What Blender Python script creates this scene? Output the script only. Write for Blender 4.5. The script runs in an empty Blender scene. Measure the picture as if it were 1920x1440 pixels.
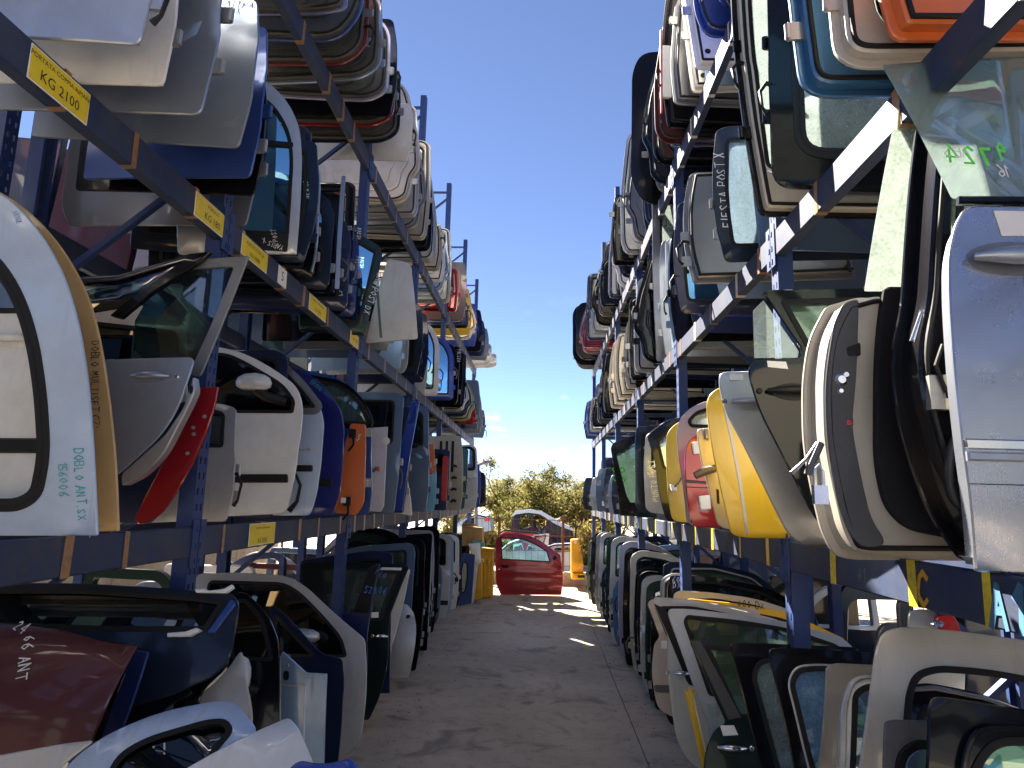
import bpy, bmesh, math, random
from math import sin, cos, tan, atan2, radians, pi, sqrt, exp
from mathutils import Vector, Matrix, Euler
from mathutils.geometry import delaunay_2d_cdt
random.seed(7)
scene = bpy.context.scene
COL = scene.collection

# ------------------------------------------------------------------ camera, sky, sun, exposure
CAM_H, FOC = 1.85, 1280.0            # eye height (m), focal length for a 1920 px wide picture
PITCH, YAW, ROLL = radians(9.693), radians(2.655), 0.0238
FWD = Vector((-sin(YAW)*cos(PITCH), cos(YAW)*cos(PITCH), sin(PITCH)))
RGT = Vector((cos(YAW), sin(YAW), 0.0)); UPV = RGT.cross(FWD)
CEN = Vector((0, 0, CAM_H))
cam_x = RGT*cos(ROLL) + UPV*sin(ROLL); cam_y = UPV*cos(ROLL) - RGT*sin(ROLL)
cam_data = bpy.data.cameras.new('camera'); cam_data.lens = 36*FOC/1920; cam_data.sensor_width = 36
cam_data.clip_start = 0.05; cam_data.clip_end = 4000
cam = bpy.data.objects.new('camera', cam_data); COL.objects.link(cam)
m = Matrix((cam_x, cam_y, -FWD)).transposed().to_4x4(); m.translation = CEN
cam.matrix_world = m; scene.camera = cam

SUN_EL, SUN_AZ = radians(43), radians(-33)        # azimuth measured from +Y towards +X
world = bpy.data.worlds.new('World'); scene.world = world; world.use_nodes = True
nt = world.node_tree; nt.nodes.clear()
def N(nt, kind, **kw):
    n = nt.nodes.new(kind)
    for k, v in kw.items():
        if k.startswith('_'): n.inputs[int(k[1:]) if k[1:].isdigit() else k[1:].replace('_', ' ')].default_value = v
        else: setattr(n, k, v)
    return n
def LK(nt, a, i, b, j): nt.links.new(a.outputs[i], b.inputs[j])
sky = N(nt, 'ShaderNodeTexSky', sky_type='NISHITA', sun_disc=False, sun_elevation=SUN_EL, sun_rotation=SUN_AZ, air_density=0.70, dust_density=0.25, ozone_density=4.0, altitude=6000)
tc = N(nt, 'ShaderNodeTexCoord'); sp = N(nt, 'ShaderNodeSeparateXYZ'); LK(nt, tc, 'Generated', sp, 0)
zz = N(nt, 'ShaderNodeMath', operation='ADD', _1=0.10); LK(nt, sp, 2, zz, 0)
zm = N(nt, 'ShaderNodeMath', operation='MAXIMUM', _1=0.05); LK(nt, zz, 0, zm, 0)
dx = N(nt, 'ShaderNodeMath', operation='DIVIDE'); LK(nt, sp, 0, dx, 0); LK(nt, zm, 0, dx, 1)
dy = N(nt, 'ShaderNodeMath', operation='DIVIDE'); LK(nt, sp, 1, dy, 0); LK(nt, zm, 0, dy, 1)
cb = N(nt, 'ShaderNodeCombineXYZ'); LK(nt, dx, 0, cb, 0); LK(nt, dy, 0, cb, 1)
mp = N(nt, 'ShaderNodeMapping'); mp.inputs['Location'].default_value = (13.9, 7.2, 0); mp.inputs['Scale'].default_value = (1.1, 0.55, 1); LK(nt, cb, 0, mp, 0)
cn = N(nt, 'ShaderNodeTexNoise', _Scale=1.9, _Detail=9.0, _Roughness=0.56); LK(nt, mp, 0, cn, 'Vector')
cr = N(nt, 'ShaderNodeValToRGB'); cr.color_ramp.elements[0].position = 0.60; cr.color_ramp.elements[1].position = 0.72; LK(nt, cn, 0, cr, 0)
hm = N(nt, 'ShaderNodeMapRange', _1=0.30, _2=0.02); LK(nt, sp, 2, hm, 0)       # the fair weather clouds stand towards the horizon, all round
mu = N(nt, 'ShaderNodeMath', operation='MULTIPLY'); LK(nt, cr, 0, mu, 0); LK(nt, hm, 0, mu, 1)
ms = N(nt, 'ShaderNodeMath', operation='MULTIPLY', _1=0.85); LK(nt, mu, 0, ms, 0)
tn = N(nt, 'ShaderNodeMixRGB', blend_type='MULTIPLY', _0=1.0, _2=(1.10, 0.93, 0.86, 1)); LK(nt, sky, 0, tn, 1)        # slightly hazy, less cyan air
mx = N(nt, 'ShaderNodeMixRGB', _2=(5.2, 5.2, 5.4, 1)); LK(nt, ms, 0, mx, 0); LK(nt, tn, 0, mx, 1)
bg = N(nt, 'ShaderNodeBackground', _Strength=0.05); LK(nt, mx, 0, bg, 0)
wo = N(nt, 'ShaderNodeOutputWorld'); LK(nt, bg, 0, wo, 0)
sun_d = bpy.data.lights.new('sun', 'SUN'); sun_d.energy = 5.0; sun_d.angle = radians(0.53); sun_d.color = (1.0, 0.90, 0.76)
sun = bpy.data.objects.new('sun', sun_d); COL.objects.link(sun)
SUN_DIR = Vector((sin(SUN_AZ)*cos(SUN_EL), cos(SUN_AZ)*cos(SUN_EL), sin(SUN_EL)))
sun.rotation_euler = (-SUN_DIR).to_track_quat('-Z', 'Y').to_euler(); sun.location = SUN_DIR*60
vs = scene.view_settings; vs.view_transform = 'Standard'; vs.look = 'None'; vs.gamma = 1; vs.exposure = 3.05; vs.use_curve_mapping = False

# ------------------------------------------------------------------ where a point of the photograph lies in the yard
def ray(u, v):
    ix, iy = u-960, v-720
    lx = cos(ROLL)*ix + sin(ROLL)*iy; ly = -sin(ROLL)*ix + cos(ROLL)*iy
    return FWD*FOC + RGT*lx - UPV*ly
def atY(u, v, Y): r = ray(u, v); return CEN + r*(Y/r.y)
def atZ(u, v, Z): r = ray(u, v); return CEN + r*((Z-CAM_H)/r.z)
def atX(u, v, X): r = ray(u, v); return CEN + r*(X/r.x)

# ------------------------------------------------------------------ materials
MATS = {}
def mat_base(name):
    mt = bpy.data.materials.new(name); mt.use_nodes = True; t = mt.node_tree; t.nodes.clear()
    o = N(t, 'ShaderNodeOutputMaterial'); b = N(t, 'ShaderNodeBsdfPrincipled'); LK(t, b, 0, o, 0)
    return mt, t, b, o
def paint(rgb, metal=0.0, rough=0.35, coat=0.8, dirt=0.35):
    dirt *= max(0.04, min(1.0, (rgb[0]*0.3+rgb[1]*0.6+rgb[2]*0.1)*4.5))      # dust shows less on the dark, still glossy paints
    key = ('paint', rgb, metal, rough, coat, dirt)
    if key in MATS: return MATS[key]
    mt, t, b, o = mat_base('car_paint')
    tc = N(t, 'ShaderNodeTexCoord'); oi = N(t, 'ShaderNodeObjectInfo')
    ad = N(t, 'ShaderNodeVectorMath', operation='ADD'); LK(t, tc, 'Object', ad, 0); LK(t, oi, 'Location', ad, 1)
    n1 = N(t, 'ShaderNodeTexNoise', _Scale=3.0, _Detail=6.0, _Roughness=0.65); LK(t, ad, 0, n1, 'Vector')
    n2 = N(t, 'ShaderNodeTexNoise', _Scale=38.0, _Detail=4.0, _Roughness=0.7); LK(t, ad, 0, n2, 'Vector')
    r1 = N(t, 'ShaderNodeMapRange', _1=0.42, _2=0.78, _3=0.0, _4=dirt); LK(t, n1, 0, r1, 0)
    r2 = N(t, 'ShaderNodeMapRange', _1=0.60, _2=0.74, _3=0.0, _4=dirt*0.7); LK(t, n2, 0, r2, 0)
    mp = N(t, 'ShaderNodeMapping'); mp.inputs['Scale'].default_value = (26, 26, 1.6); LK(t, ad, 0, mp, 0)
    n3 = N(t, 'ShaderNodeTexNoise', _Scale=1.0, _Detail=5.0, _Roughness=0.6); LK(t, mp, 0, n3, 'Vector')        # rain streaks
    r3 = N(t, 'ShaderNodeMapRange', _1=0.52, _2=0.80, _3=0.0, _4=dirt*0.9); LK(t, n3, 0, r3, 0)
    mxn = N(t, 'ShaderNodeMath', operation='MAXIMUM'); LK(t, r1, 0, mxn, 0); LK(t, r2, 0, mxn, 1)
    mxm = N(t, 'ShaderNodeMath', operation='MAXIMUM'); LK(t, mxn, 0, mxm, 0); LK(t, r3, 0, mxm, 1)
    n4 = N(t, 'ShaderNodeTexNoise', _Scale=1.6, _Detail=0.5, _Roughness=0.4); LK(t, ad, 0, n4, 'Vector')
    bp = N(t, 'ShaderNodeBump', _Strength=0.16, _Distance=0.05); LK(t, n4, 0, bp, 'Height'); LK(t, bp, 0, b, 'Normal'); LK(t, bp, 0, b, 'Coat Normal')
    mx = N(t, 'ShaderNodeMixRGB', _1=(*rgb, 1), _2=(0.20, 0.17, 0.135, 1)); LK(t, mxm, 0, mx, 0); LK(t, mx, 0, b, 'Base Color')
    dk = max(rgb) < 0.05
    b.inputs['Specular IOR Level'].default_value = 0.22 if dk else 0.5
    b.inputs['Metallic'].default_value = metal; b.inputs['Coat Weight'].default_value = coat*(0.5 if dk else 1); b.inputs['Coat Roughness'].default_value = 0.06
    rr = N(t, 'ShaderNodeMapRange', _1=0.0, _2=0.5, _3=rough, _4=min(0.9, rough+0.4)); LK(t, mxm, 0, rr, 0); LK(t, rr, 0, b, 'Roughness')
    cr = N(t, 'ShaderNodeMapRange', _1=0.0, _2=0.4, _3=0.05, _4=0.45); LK(t, mxm, 0, cr, 0); LK(t, cr, 0, b, 'Coat Roughness')
    MATS[key] = mt; return mt
def plain(rgb, rough=0.6, metal=0.0, name='plain', noise=0.25, scale=14.0, bump=0.0):
    key = ('plain', rgb, rough, metal, name, noise)
    if key in MATS: return MATS[key]
    mt, t, b, o = mat_base(name)
    tc = N(t, 'ShaderNodeTexCoord'); n1 = N(t, 'ShaderNodeTexNoise', _Scale=scale, _Detail=7.0, _Roughness=0.65); LK(t, tc, 'Object', n1, 'Vector')
    r1 = N(t, 'ShaderNodeMapRange', _1=0.3, _2=0.75, _3=1.0+noise*0.5, _4=1.0-noise); LK(t, n1, 0, r1, 0)
    mx = N(t, 'ShaderNodeMixRGB', blend_type='MULTIPLY', _0=1.0, _1=(*rgb, 1)); LK(t, r1, 0, mx, 2); LK(t, mx, 0, b, 'Base Color')
    b.inputs['Roughness'].default_value = rough; b.inputs['Metallic'].default_value = metal
    if max(rgb) < 0.03: b.inputs['Specular IOR Level'].default_value = 0.25
    if bump:
        bp = N(t, 'ShaderNodeBump', _Strength=bump, _Distance=0.01); LK(t, n1, 0, bp, 'Height'); LK(t, bp, 0, b, 'Normal')
    MATS[key] = mt; return mt
def glass(tint=(0.55, 0.68, 0.62), dust=0.08, refl=0.03, name='window_glass', dustc=(0.32, 0.36, 0.33)):
    key = ('glass', tint, dust, refl)
    if key in MATS: return MATS[key]
    mt = bpy.data.materials.new(name); mt.use_nodes = True; t = mt.node_tree; t.nodes.clear()
    o = N(t, 'ShaderNodeOutputMaterial')
    tr = N(t, 'ShaderNodeBsdfTransparent'); tr.inputs[0].default_value = (*tint, 1)
    gl = N(t, 'ShaderNodeBsdfGlossy'); gl.inputs['Roughness'].default_value = 0.015; gl.inputs[0].default_value = (0.95, 0.98, 1, 1) if refl < 0.1 else (0.48, 0.86, 1.0, 1)
    fr = N(t, 'ShaderNodeFresnel', _IOR=1.62)
    fm = N(t, 'ShaderNodeMath', operation='MULTIPLY_ADD', _1=1.6, _2=refl); LK(t, fr, 0, fm, 0)
    m1 = N(t, 'ShaderNodeMixShader'); LK(t, fm, 0, m1, 0); LK(t, tr, 0, m1, 1); LK(t, gl, 0, m1, 2)
    df = N(t, 'ShaderNodeBsdfDiffuse'); df.inputs[0].default_value = (*dustc, 1)
    tl = N(t, 'ShaderNodeBsdfTranslucent'); tl.inputs[0].default_value = (*dustc, 1)
    dm = N(t, 'ShaderNodeMixShader', _0=0.65); LK(t, df, 0, dm, 1); LK(t, tl, 0, dm, 2)
    tc = N(t, 'ShaderNodeTexCoord'); n1 = N(t, 'ShaderNodeTexNoise', _Scale=7.0, _Detail=8.0, _Roughness=0.7); LK(t, tc, 'Object', n1, 'Vector')
    n2 = N(t, 'ShaderNodeTexNoise', _Scale=90.0, _Detail=3.0); LK(t, tc, 'Object', n2, 'Vector')
    av = N(t, 'ShaderNodeMath', operation='MULTIPLY'); LK(t, n1, 0, av, 0); LK(t, n2, 0, av, 1)
    r1 = N(t, 'ShaderNodeMapRange', _1=0.12, _2=0.40, _3=dust*0.65, _4=min(0.95, dust*1.4)); LK(t, av, 0, r1, 0)
    m2 = N(t, 'ShaderNodeMixShader'); LK(t, r1, 0, m2, 0); LK(t, m1, 0, m2, 1); LK(t, dm, 0, m2, 2); LK(t, m2, 0, o, 0)
    MATS[key] = mt; return mt

WHITE = paint((0.72, 0.72, 0.70), 0, 0.4); CREAM = paint((0.56, 0.52, 0.44), 0.0, 0.4); PALEBLUE = paint((0.46, 0.57, 0.73), 0.1, 0.35)
SILVER = paint((0.50, 0.51, 0.52), 0.7, 0.38); SILVBLUE = paint((0.36, 0.41, 0.50), 0.65, 0.35); GREY = paint((0.20, 0.21, 0.23), 0.55, 0.38); CHAMP = paint((0.48, 0.43, 0.36), 0.55, 0.4)
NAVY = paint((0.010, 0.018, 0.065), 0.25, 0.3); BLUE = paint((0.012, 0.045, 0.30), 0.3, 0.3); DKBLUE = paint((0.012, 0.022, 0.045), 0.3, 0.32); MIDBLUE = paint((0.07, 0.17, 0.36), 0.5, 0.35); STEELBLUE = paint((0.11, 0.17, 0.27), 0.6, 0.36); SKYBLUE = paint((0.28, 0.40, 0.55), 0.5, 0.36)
BLACK = paint((0.005, 0.005, 0.007), 0.0, 0.18, 0.6, 0.2); DKGREEN = paint((0.010, 0.028, 0.024), 0.3, 0.32); GREEN = paint((0.10, 0.19, 0.13), 0.4, 0.38)
RED = paint((0.30, 0.007, 0.014), 0.25, 0.20, 1.0, 0.1); MAROON = paint((0.075, 0.012, 0.014), 0.3, 0.42, 0.5, 0.4); ORANGE = paint((0.62, 0.13, 0.02), 0, 0.4); YELLOW = paint((0.72, 0.45, 0.02), 0, 0.35, 0.9, 0.2); OCHRE = paint((0.68, 0.43, 0.16), 0, 0.45, 0.6, 0.4); LAV = paint((0.42, 0.40, 0.52), 0.5, 0.38)
RUBBER = plain((0.012, 0.012, 0.013), 0.62, name='rubber'); PLAST = plain((0.011, 0.011, 0.012), 0.45, name='black_plastic'); FELT = plain((0.014, 0.014, 0.018), 0.95, name='trim_cloth', scale=160, bump=0.5)
GREYPL = plain((0.10, 0.10, 0.105), 0.55, name='grey_plastic'); CHROME = plain((0.78, 0.78, 0.80), 0.16, 1.0, name='chrome', noise=0.05); STEEL = plain((0.42, 0.41, 0.39), 0.42, 0.8, name='bare_steel'); LABEL = plain((0.78, 0.78, 0.76), 0.7, name='paper_label', noise=0.08); INK = plain((0.02, 0.02, 0.025), 0.6, name='ink')
CHALK = plain((0.75, 0.75, 0.74), 0.8, name='white_marker', noise=0.3, scale=60); TEAL = plain((0.05, 0.38, 0.40), 0.7, name='teal_marker', noise=0.3, scale=60); LIME = plain((0.12, 0.75, 0.08), 0.7, name='green_marker', noise=0.3, scale=60); BLUEINK = plain((0.08, 0.20, 0.65), 0.7, name='blue_marker', noise=0.3, scale=60); REDPL = plain((0.45, 0.02, 0.02), 0.35, name='red_lamp')
G_CLEAR = glass((0.84, 0.91, 0.90), 0.10, dustc=(0.5, 0.55, 0.54)); G_DUST = glass((0.78, 0.86, 0.84), 0.34, dustc=(0.56, 0.61, 0.59)); G_GREEN = glass((0.46, 0.66, 0.54), 0.14, dustc=(0.45, 0.52, 0.45)); G_DARK = glass((0.10, 0.14, 0.15), 0.04, 0.0); G_BLUE = glass((0.16, 0.34, 0.52), 0.06, 0.62, dustc=(0.25, 0.4, 0.55)); G_BLK = glass((0.03, 0.04, 0.045), 0.02, -0.02); G_FROST = glass((0.40, 0.66, 0.88), 0.5, dustc=(0.42, 0.62, 0.82))

# ------------------------------------------------------------------ mesh helpers
def tag(o, label=None, cat=None, group=None, kind=None):
    for k, v in (('label', label), ('category', cat), ('group', group), ('kind', kind)):
        if v: o[k] = v
    return o
def empty(name, M, label=None, cat=None, group=None):
    o = bpy.data.objects.new(name, None); o.empty_display_size = 0.1; COL.objects.link(o); o.matrix_world = M
    return tag(o, label, cat, group)
def link(name, me, mat, parent=None):
    o = bpy.data.objects.new(name, me); COL.objects.link(o)
    if mat is not None and not me.materials: me.materials.append(mat)
    if parent is not None: o.parent = parent
    return o
def mesh(name, vs, fs, mat=None, parent=None, smooth=None):
    me = bpy.data.meshes.new(name); me.from_pydata([tuple(v) for v in vs], [], fs)
    if smooth is not None:
        for p in me.polygons: p.use_smooth = True
        me.set_sharp_from_angle(angle=radians(smooth))
    me.update()
    return link(name, me, mat, parent)
class MB:
    def __init__(s): s.v = []; s.f = []
    def add(s, vs, fs):
        n = len(s.v); s.v += [Vector(v) for v in vs]; s.f += [tuple(i+n for i in f) for f in fs]; return s
    def box(s, x0, x1, y0, y1, z0, z1, M=None):
        vs = [Vector((x, y, z)) for x in (x0, x1) for y in (y0, y1) for z in (z0, z1)]
        if M is not None: vs = [M @ v for v in vs]
        return s.add(vs, [(0,1,3,2), (4,6,7,5), (0,4,5,1), (2,3,7,6), (0,2,6,4), (1,5,7,3)])
    def bar(s, a, b, w, d=None, up=Vector((0, 0, 1))):
        a, b = Vector(a), Vector(b); d = d or w; ax = (b-a); L = ax.length; ax.normalize()
        if abs(ax.dot(up)) > 0.97: up = Vector((1, 0, 0))
        r = ax.cross(up).normalized(); q = r.cross(ax)
        M = Matrix((r, ax, q)).transposed().to_4x4(); M.translation = a
        return s.box(-w/2, w/2, 0, L, -d/2, d/2, M)
    def tube(s, pts, r, n=8, closed=False):
        pts = [Vector(p) for p in pts]; k = len(pts); vs = []; up = Vector((0.13, 0.9, 0.4)).normalized()
        for i, p in enumerate(pts):
            if closed: t = pts[(i+1) % k]-pts[i-1]
            else: t = pts[min(i+1, k-1)]-pts[max(i-1, 0)]
            t.normalize(); a = t.cross(up)
            if a.length < 1e-3: a = t.cross(Vector((1, 0, 0)))
            a.normalize(); b = t.cross(a); rr = r[i] if isinstance(r, (list, tuple)) else r
            vs += [p+(a*cos(2*pi*j/n)+b*sin(2*pi*j/n))*rr for j in range(n)]
        fs = []
        for i in range(k if closed else k-1):
            i2 = (i+1) % k
            fs += [(i*n+j, i*n+(j+1) % n, i2*n+(j+1) % n, i2*n+j) for j in range(n)]
        if not closed: fs += [tuple(range(n-1, -1, -1)), tuple((k-1)*n+j for j in range(n))]
        return s.add(vs, fs)
    def lathe(s, prof, n=16, M=None):
        vs = []; k = len(prof)
        for (r, z) in prof: vs += [Vector((r*cos(2*pi*j/n), r*sin(2*pi*j/n), z)) for j in range(n)]
        if M is not None: vs = [M @ v for v in vs]
        fs = [(i*n+j, i*n+(j+1) % n, (i+1)*n+(j+1) % n, (i+1)*n+j) for i in range(k-1) for j in range(n)]
        fs += [tuple(range(n-1, -1, -1)), tuple((k-1)*n+j for j in range(n))]
        return s.add(vs, fs)
    def build(s, name, mat, parent=None, smooth=None): return mesh(name, s.v, s.f, mat, parent, smooth)
def rounded(pts, seg=5):
    """polygon of (x, z, radius) -> rounded list of (x, z)"""
    out = []; n = len(pts)
    for i in range(n):
        p = Vector(pts[i][:2]); a = Vector(pts[i-1][:2]); b = Vector(pts[(i+1) % n][:2]); r = pts[i][2] if len(pts[i]) > 2 else 0
        da, db = a-p, b-p; la, lb = da.length, db.length; r = min(r, la*0.48, lb*0.48)
        if r < 1e-4: out.append(p); continue
        q0, q1 = p+da/la*r, p+db/lb*r
        for k in range(seg+1):
            t = k/seg; out.append(q0*(1-t)**2+p*2*t*(1-t)+q1*t*t)
    return [(v.x, v.y) for v in out]
def area(p): return 0.5*sum(p[i-1][0]*p[i][1]-p[i][0]*p[i-1][1] for i in range(len(p)))
def ccw(p): return list(p) if area(p) > 0 else list(p)[::-1]
def dense(p, d):
    out = []; n = len(p)
    for i in range(n):
        a, b = p[i], p[(i+1) % n]; L = sqrt((a[0]-b[0])**2+(a[1]-b[1])**2)
        if L < 1e-4: continue
        k = max(1, int(L/d+0.5))
        out += [(a[0]+(b[0]-a[0])*j/k, a[1]+(b[1]-a[1])*j/k) for j in range(k)]
    return out
def offset(p, d):
    """positive d grows a ccw polygon"""
    n = len(p); out = []
    for i in range(n):
        a, b, c = Vector(p[i-1]), Vector(p[i]), Vector(p[(i+1) % n])
        e1, e2 = (b-a), (c-b)
        if e1.length < 1e-9 or e2.length < 1e-9: out.append(p[i]); continue
        e1.normalize(); e2.normalize()
        n1, n2 = Vector((e1.y, -e1.x)), Vector((e2.y, -e2.x)); h = n1+n2
        if h.length < 1e-3: out.append((b.x+n1.x*d, b.y+n1.y*d)); continue
        h.normalize(); k = d/max(0.45, h.dot(n1)); out.append((b.x+h.x*k, b.y+h.y*k))
    return out
def inside(p, x, z):
    c = False; n = len(p)
    for i in range(n):
        x1, z1 = p[i]; x2, z2 = p[i-1]
        if (z1 > z) != (z2 > z) and x < (x2-x1)*(z-z1)/(z2-z1)+x1: c = not c
    return c
def panel(name, out, holes, mat, y0, t, bulge, parent, bev=0.005, grid=0.10, d=0.07, smooth=40):
    """sheet with holes in the local x-z plane: front at y0 (towards the camera), thickness t, bent by bulge(x, z)"""
    out = dense(ccw(out), d); holes = [dense(ccw(h), d) for h in holes]
    pts = list(out); loops = [list(range(len(out)))]
    for h in holes: loops.append(list(range(len(pts), len(pts)+len(h)))); pts += h
    front = list(pts); nb = len(pts)
    o2 = offset(out, -bev)
    front[:len(out)] = o2
    for h, lp in zip(holes, loops[1:]):
        for i, q in zip(lp, offset(h, bev)): front[i] = q
    xs = [p[0] for p in out]; zs = [p[1] for p in out]
    if grid:
        sm = offset(out, -grid*0.45); big = [offset(h, grid*0.45) for h in holes]
        x = min(xs)+grid*0.5
        while x < max(xs):
            z = min(zs)+grid*0.5
            while z < max(zs):
                if inside(sm, x, z) and not any(inside(b, x, z) for b in big): pts.append((x, z)); front.append((x, z))
                z += grid
            x += grid
    ed = [(lp[i], lp[(i+1) % len(lp)]) for lp in loops for i in range(len(lp))]
    r = delaunay_2d_cdt([Vector(p) for p in pts], ed, [], 0, 1e-6)
    mp = [(o[0] if o else -1) for o in r[3]]
    tris = []
    for f in r[2]:
        c = [sum(r[0][i][k] for i in f)/3 for k in (0, 1)]
        if inside(out, *c) and not any(inside(h, *c) for h in holes):
            f = [mp[i] for i in f]
            if min(f) >= 0 and len(set(f)) == 3: tris.append(f)
    n = len(pts)
    vs = [Vector((p[0], y0+bulge(*p), p[1])) for p in front] + [Vector((p[0], y0-t+bulge(*p), p[1])) for p in pts] + [Vector((p[0], y0-min(bev, t*0.5)+bulge(*p), p[1])) for p in pts[:nb]]
    fs = []
    for a, b, c in tris:
        A, B, C = pts[a], pts[b], pts[c]
        if (B[0]-A[0])*(C[1]-A[1])-(B[1]-A[1])*(C[0]-A[0]) < 0: b, c = c, b
        fs += [(a, c, b), (a+n, b+n, c+n)]
    for k, lp in enumerate(loops):
        for i in range(len(lp)):
            a, b = lp[i], lp[(i+1) % len(lp)]
            if k: a, b = b, a
            fs += [(a, b, 2*n+b, 2*n+a), (2*n+a, 2*n+b, n+b, n+a)]
    return mesh(name, vs, fs, mat, parent, smooth)
def ring(name, poly, d0, d1, y0, h, mat, bulge, parent):
    """rubber or trim frame following a polygon between two offsets, raised h in front of y0"""
    p = dense(ccw(poly), 0.06); A, Bp = offset(p, d0), offset(p, d1); Cm = offset(p, (d0+d1)/2); n = len(p); vs = []
    for q, dyy in ((A, 0), (A, h*0.7), (Cm, h), (Bp, h*0.7), (Bp, 0)): vs += [Vector((x, y0+dyy+bulge(x, z), z)) for x, z in q]
    fs = [(k*n+i, k*n+(i+1) % n, (k+1)*n+(i+1) % n, (k+1)*n+i) for k in range(4) for i in range(n)]
    return mesh(name, vs, fs, mat, parent, 50)

# ------------------------------------------------------------------ marker writing
FONT = {'A': '00-.3 1-.6 0|.12.4-.48.4', 'B': '00-01-.4 1-.5.78-.4.55-0.52|.4.55-.55.28-.42 0-00', 'C': '.58.85-.35 1-.08.8-0.5-.08.2-.35 0-.58.15', 'D': '00-01-.35.95-.55.5-.35.05-00', 'E': '.5 1-01-00-.5 0|0.52-.4.52', 'F': '.5 1-01-00|0.52-.4.52', 'G': '.55.85-.3 1-0.5-.3 0-.55.2-.55.45-.35.45', 'I': '.1 0-.1 1', 'J': '.4 1-.4.2-.2 0-0.2', 'K': '00-01|.5 1-0.45-.52 0', 'L': '01-00-.48 0', 'M': '00-.05 1-.32.45-.6 1-.65 0', 'N': '00-01-.5 0-.5 1', 'O': '.3 1-0.5-.3 0-.6.5-.3 1', 'P': '00-01-.4.95-.5.75-.38.5-0.48', 'R': '00-01-.4.95-.48.75-.35.52-0.5|.2.5-.52 0', 'S': '.5.85-.3 1-.05.8-.25.52-.48.25-.28 0-0.15', 'T': '.3 0-.3 1|0 1-.6 1', 'U': '01-.05.2-.3 0-.52.2-.55 1', 'V': '01-.28 0-.56 1', 'W': '01-.15 0-.35.6-.52 0-.7 1', 'X': '00-.5 1|01-.5 0', 'Y': '01-.28.5-.55 1|.28.5-.25 0', 'Z': '01-.5 1-00-.52 0', '0': '.27 1-0.5-.27 0-.54.5-.27 1', '1': '.05.75-.25 1-.25 0', '2': '.02.8-.25 1-.48.75-00-.5 0', '3': '.02.95-.45 1-.2.6-.48.3-.2 0-0.1', '4': '.4 0-.4 1-0.3-.55.3', '5': '.5 1-.05 1-.03.55-.4.55-.5.25-.25 0-0.1', '6': '.45 1-.05.5-.05.15-.28 0-.48.25-.25.5-.06.35', '7': '0 1-.5 1-.15 0', '8': '.25.52-.02.78-.25 1-.48.78-.25.52-0.25-.25 0-.5.25-.25.52', '9': '.45.6-.2.5-.03.75-.25 1-.46.75-.4 0', '.': '.05 0-.12.03', "'": '.1 1-.05.75', '-': '.05.5-.4.5', '+': '.25.2-.25.8|0.5-.5.5'}
import re
def parse(s):
    out = []
    for st in s.split('|'):
        pl = []
        for p in st.split('-'):
            nums = re.findall(r'\.\d+|\d', p); pl.append((float(nums[0]), float(nums[1])))
        out.append(pl)
    return out
def write(parent, text, x, z, size, ang, mat, y, bulge=lambda a, b: 0, w=None, seed=1, mirror=False, name='writing'):
    """marker strokes on a panel: starts at local (x, z); ang 0 reads left to right seen from the camera side (local -x is right)"""
    rnd = random.Random(seed); w = w or size*0.095; mb = MB(); cx = 0.0
    ca, sa = cos(ang), sin(ang)
    def place(px, pz):
        if mirror: px = -px
        return (x-(px*ca-pz*sa), z+(px*sa+pz*ca))
    for ch in text.upper():
        if ch == ' ': cx += 0.45*size; continue
        if ch not in FONT: continue
        jt = rnd.uniform(-0.06, 0.06); js = rnd.uniform(0.88, 1.12)
        for pl in parse(FONT[ch]):
            q = []
            for a, b in pl: q.append((cx+(a*0.9+b*0.08)*size*js+rnd.uniform(-1, 1)*size*0.03, (b+jt)*size*js+rnd.uniform(-1, 1)*size*0.03))
            for a, b in zip(q[:-1], q[1:]):
                d = Vector((b[0]-a[0], b[1]-a[1]))
                if d.length < 1e-6: continue
                d.normalize(); o = Vector((-d.y, d.x))*w*rnd.uniform(0.38, 0.72); e = d*w*0.4
                cs = [(a[0]-e.x+o.x, a[1]-e.y+o.y), (a[0]-e.x-o.x, a[1]-e.y-o.y), (b[0]+e.x-o.x, b[1]+e.y-o.y), (b[0]+e.x+o.x, b[1]+e.y+o.y)]
                vs = []
                for c in cs:
                    X, Zq = place(*c); vs.append((X, y+bulge(X, Zq)+rnd.uniform(0, 0.0006), Zq))
                mb.add(vs, [(0, 1, 2, 3)])
        cx += (0.74+rnd.uniform(-0.05, 0.08))*size*(1.0 if ch not in "I1.'" else 0.6)
    return mb.build(name, mat, parent)
def printed(parent, text, x, z, size, mat, y, name='lettering', align='CENTER'):
    """printed lettering, flat in the local x-z plane facing local +y"""
    c = bpy.data.curves.new('tmp', 'FONT'); c.body = text; c.size = size; c.align_x = align; c.align_y = 'CENTER'; c.resolution_u = 2
    t = bpy.data.objects.new('tmp', c); me = bpy.data.meshes.new_from_object(t); bpy.data.objects.remove(t)
    me.transform(Matrix(((-1, 0, 0, x), (0, 0, 1, y), (0, 1, 0, z), (0, 0, 0, 1)))); me.materials.clear()
    return link(name, me, mat, parent)
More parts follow.
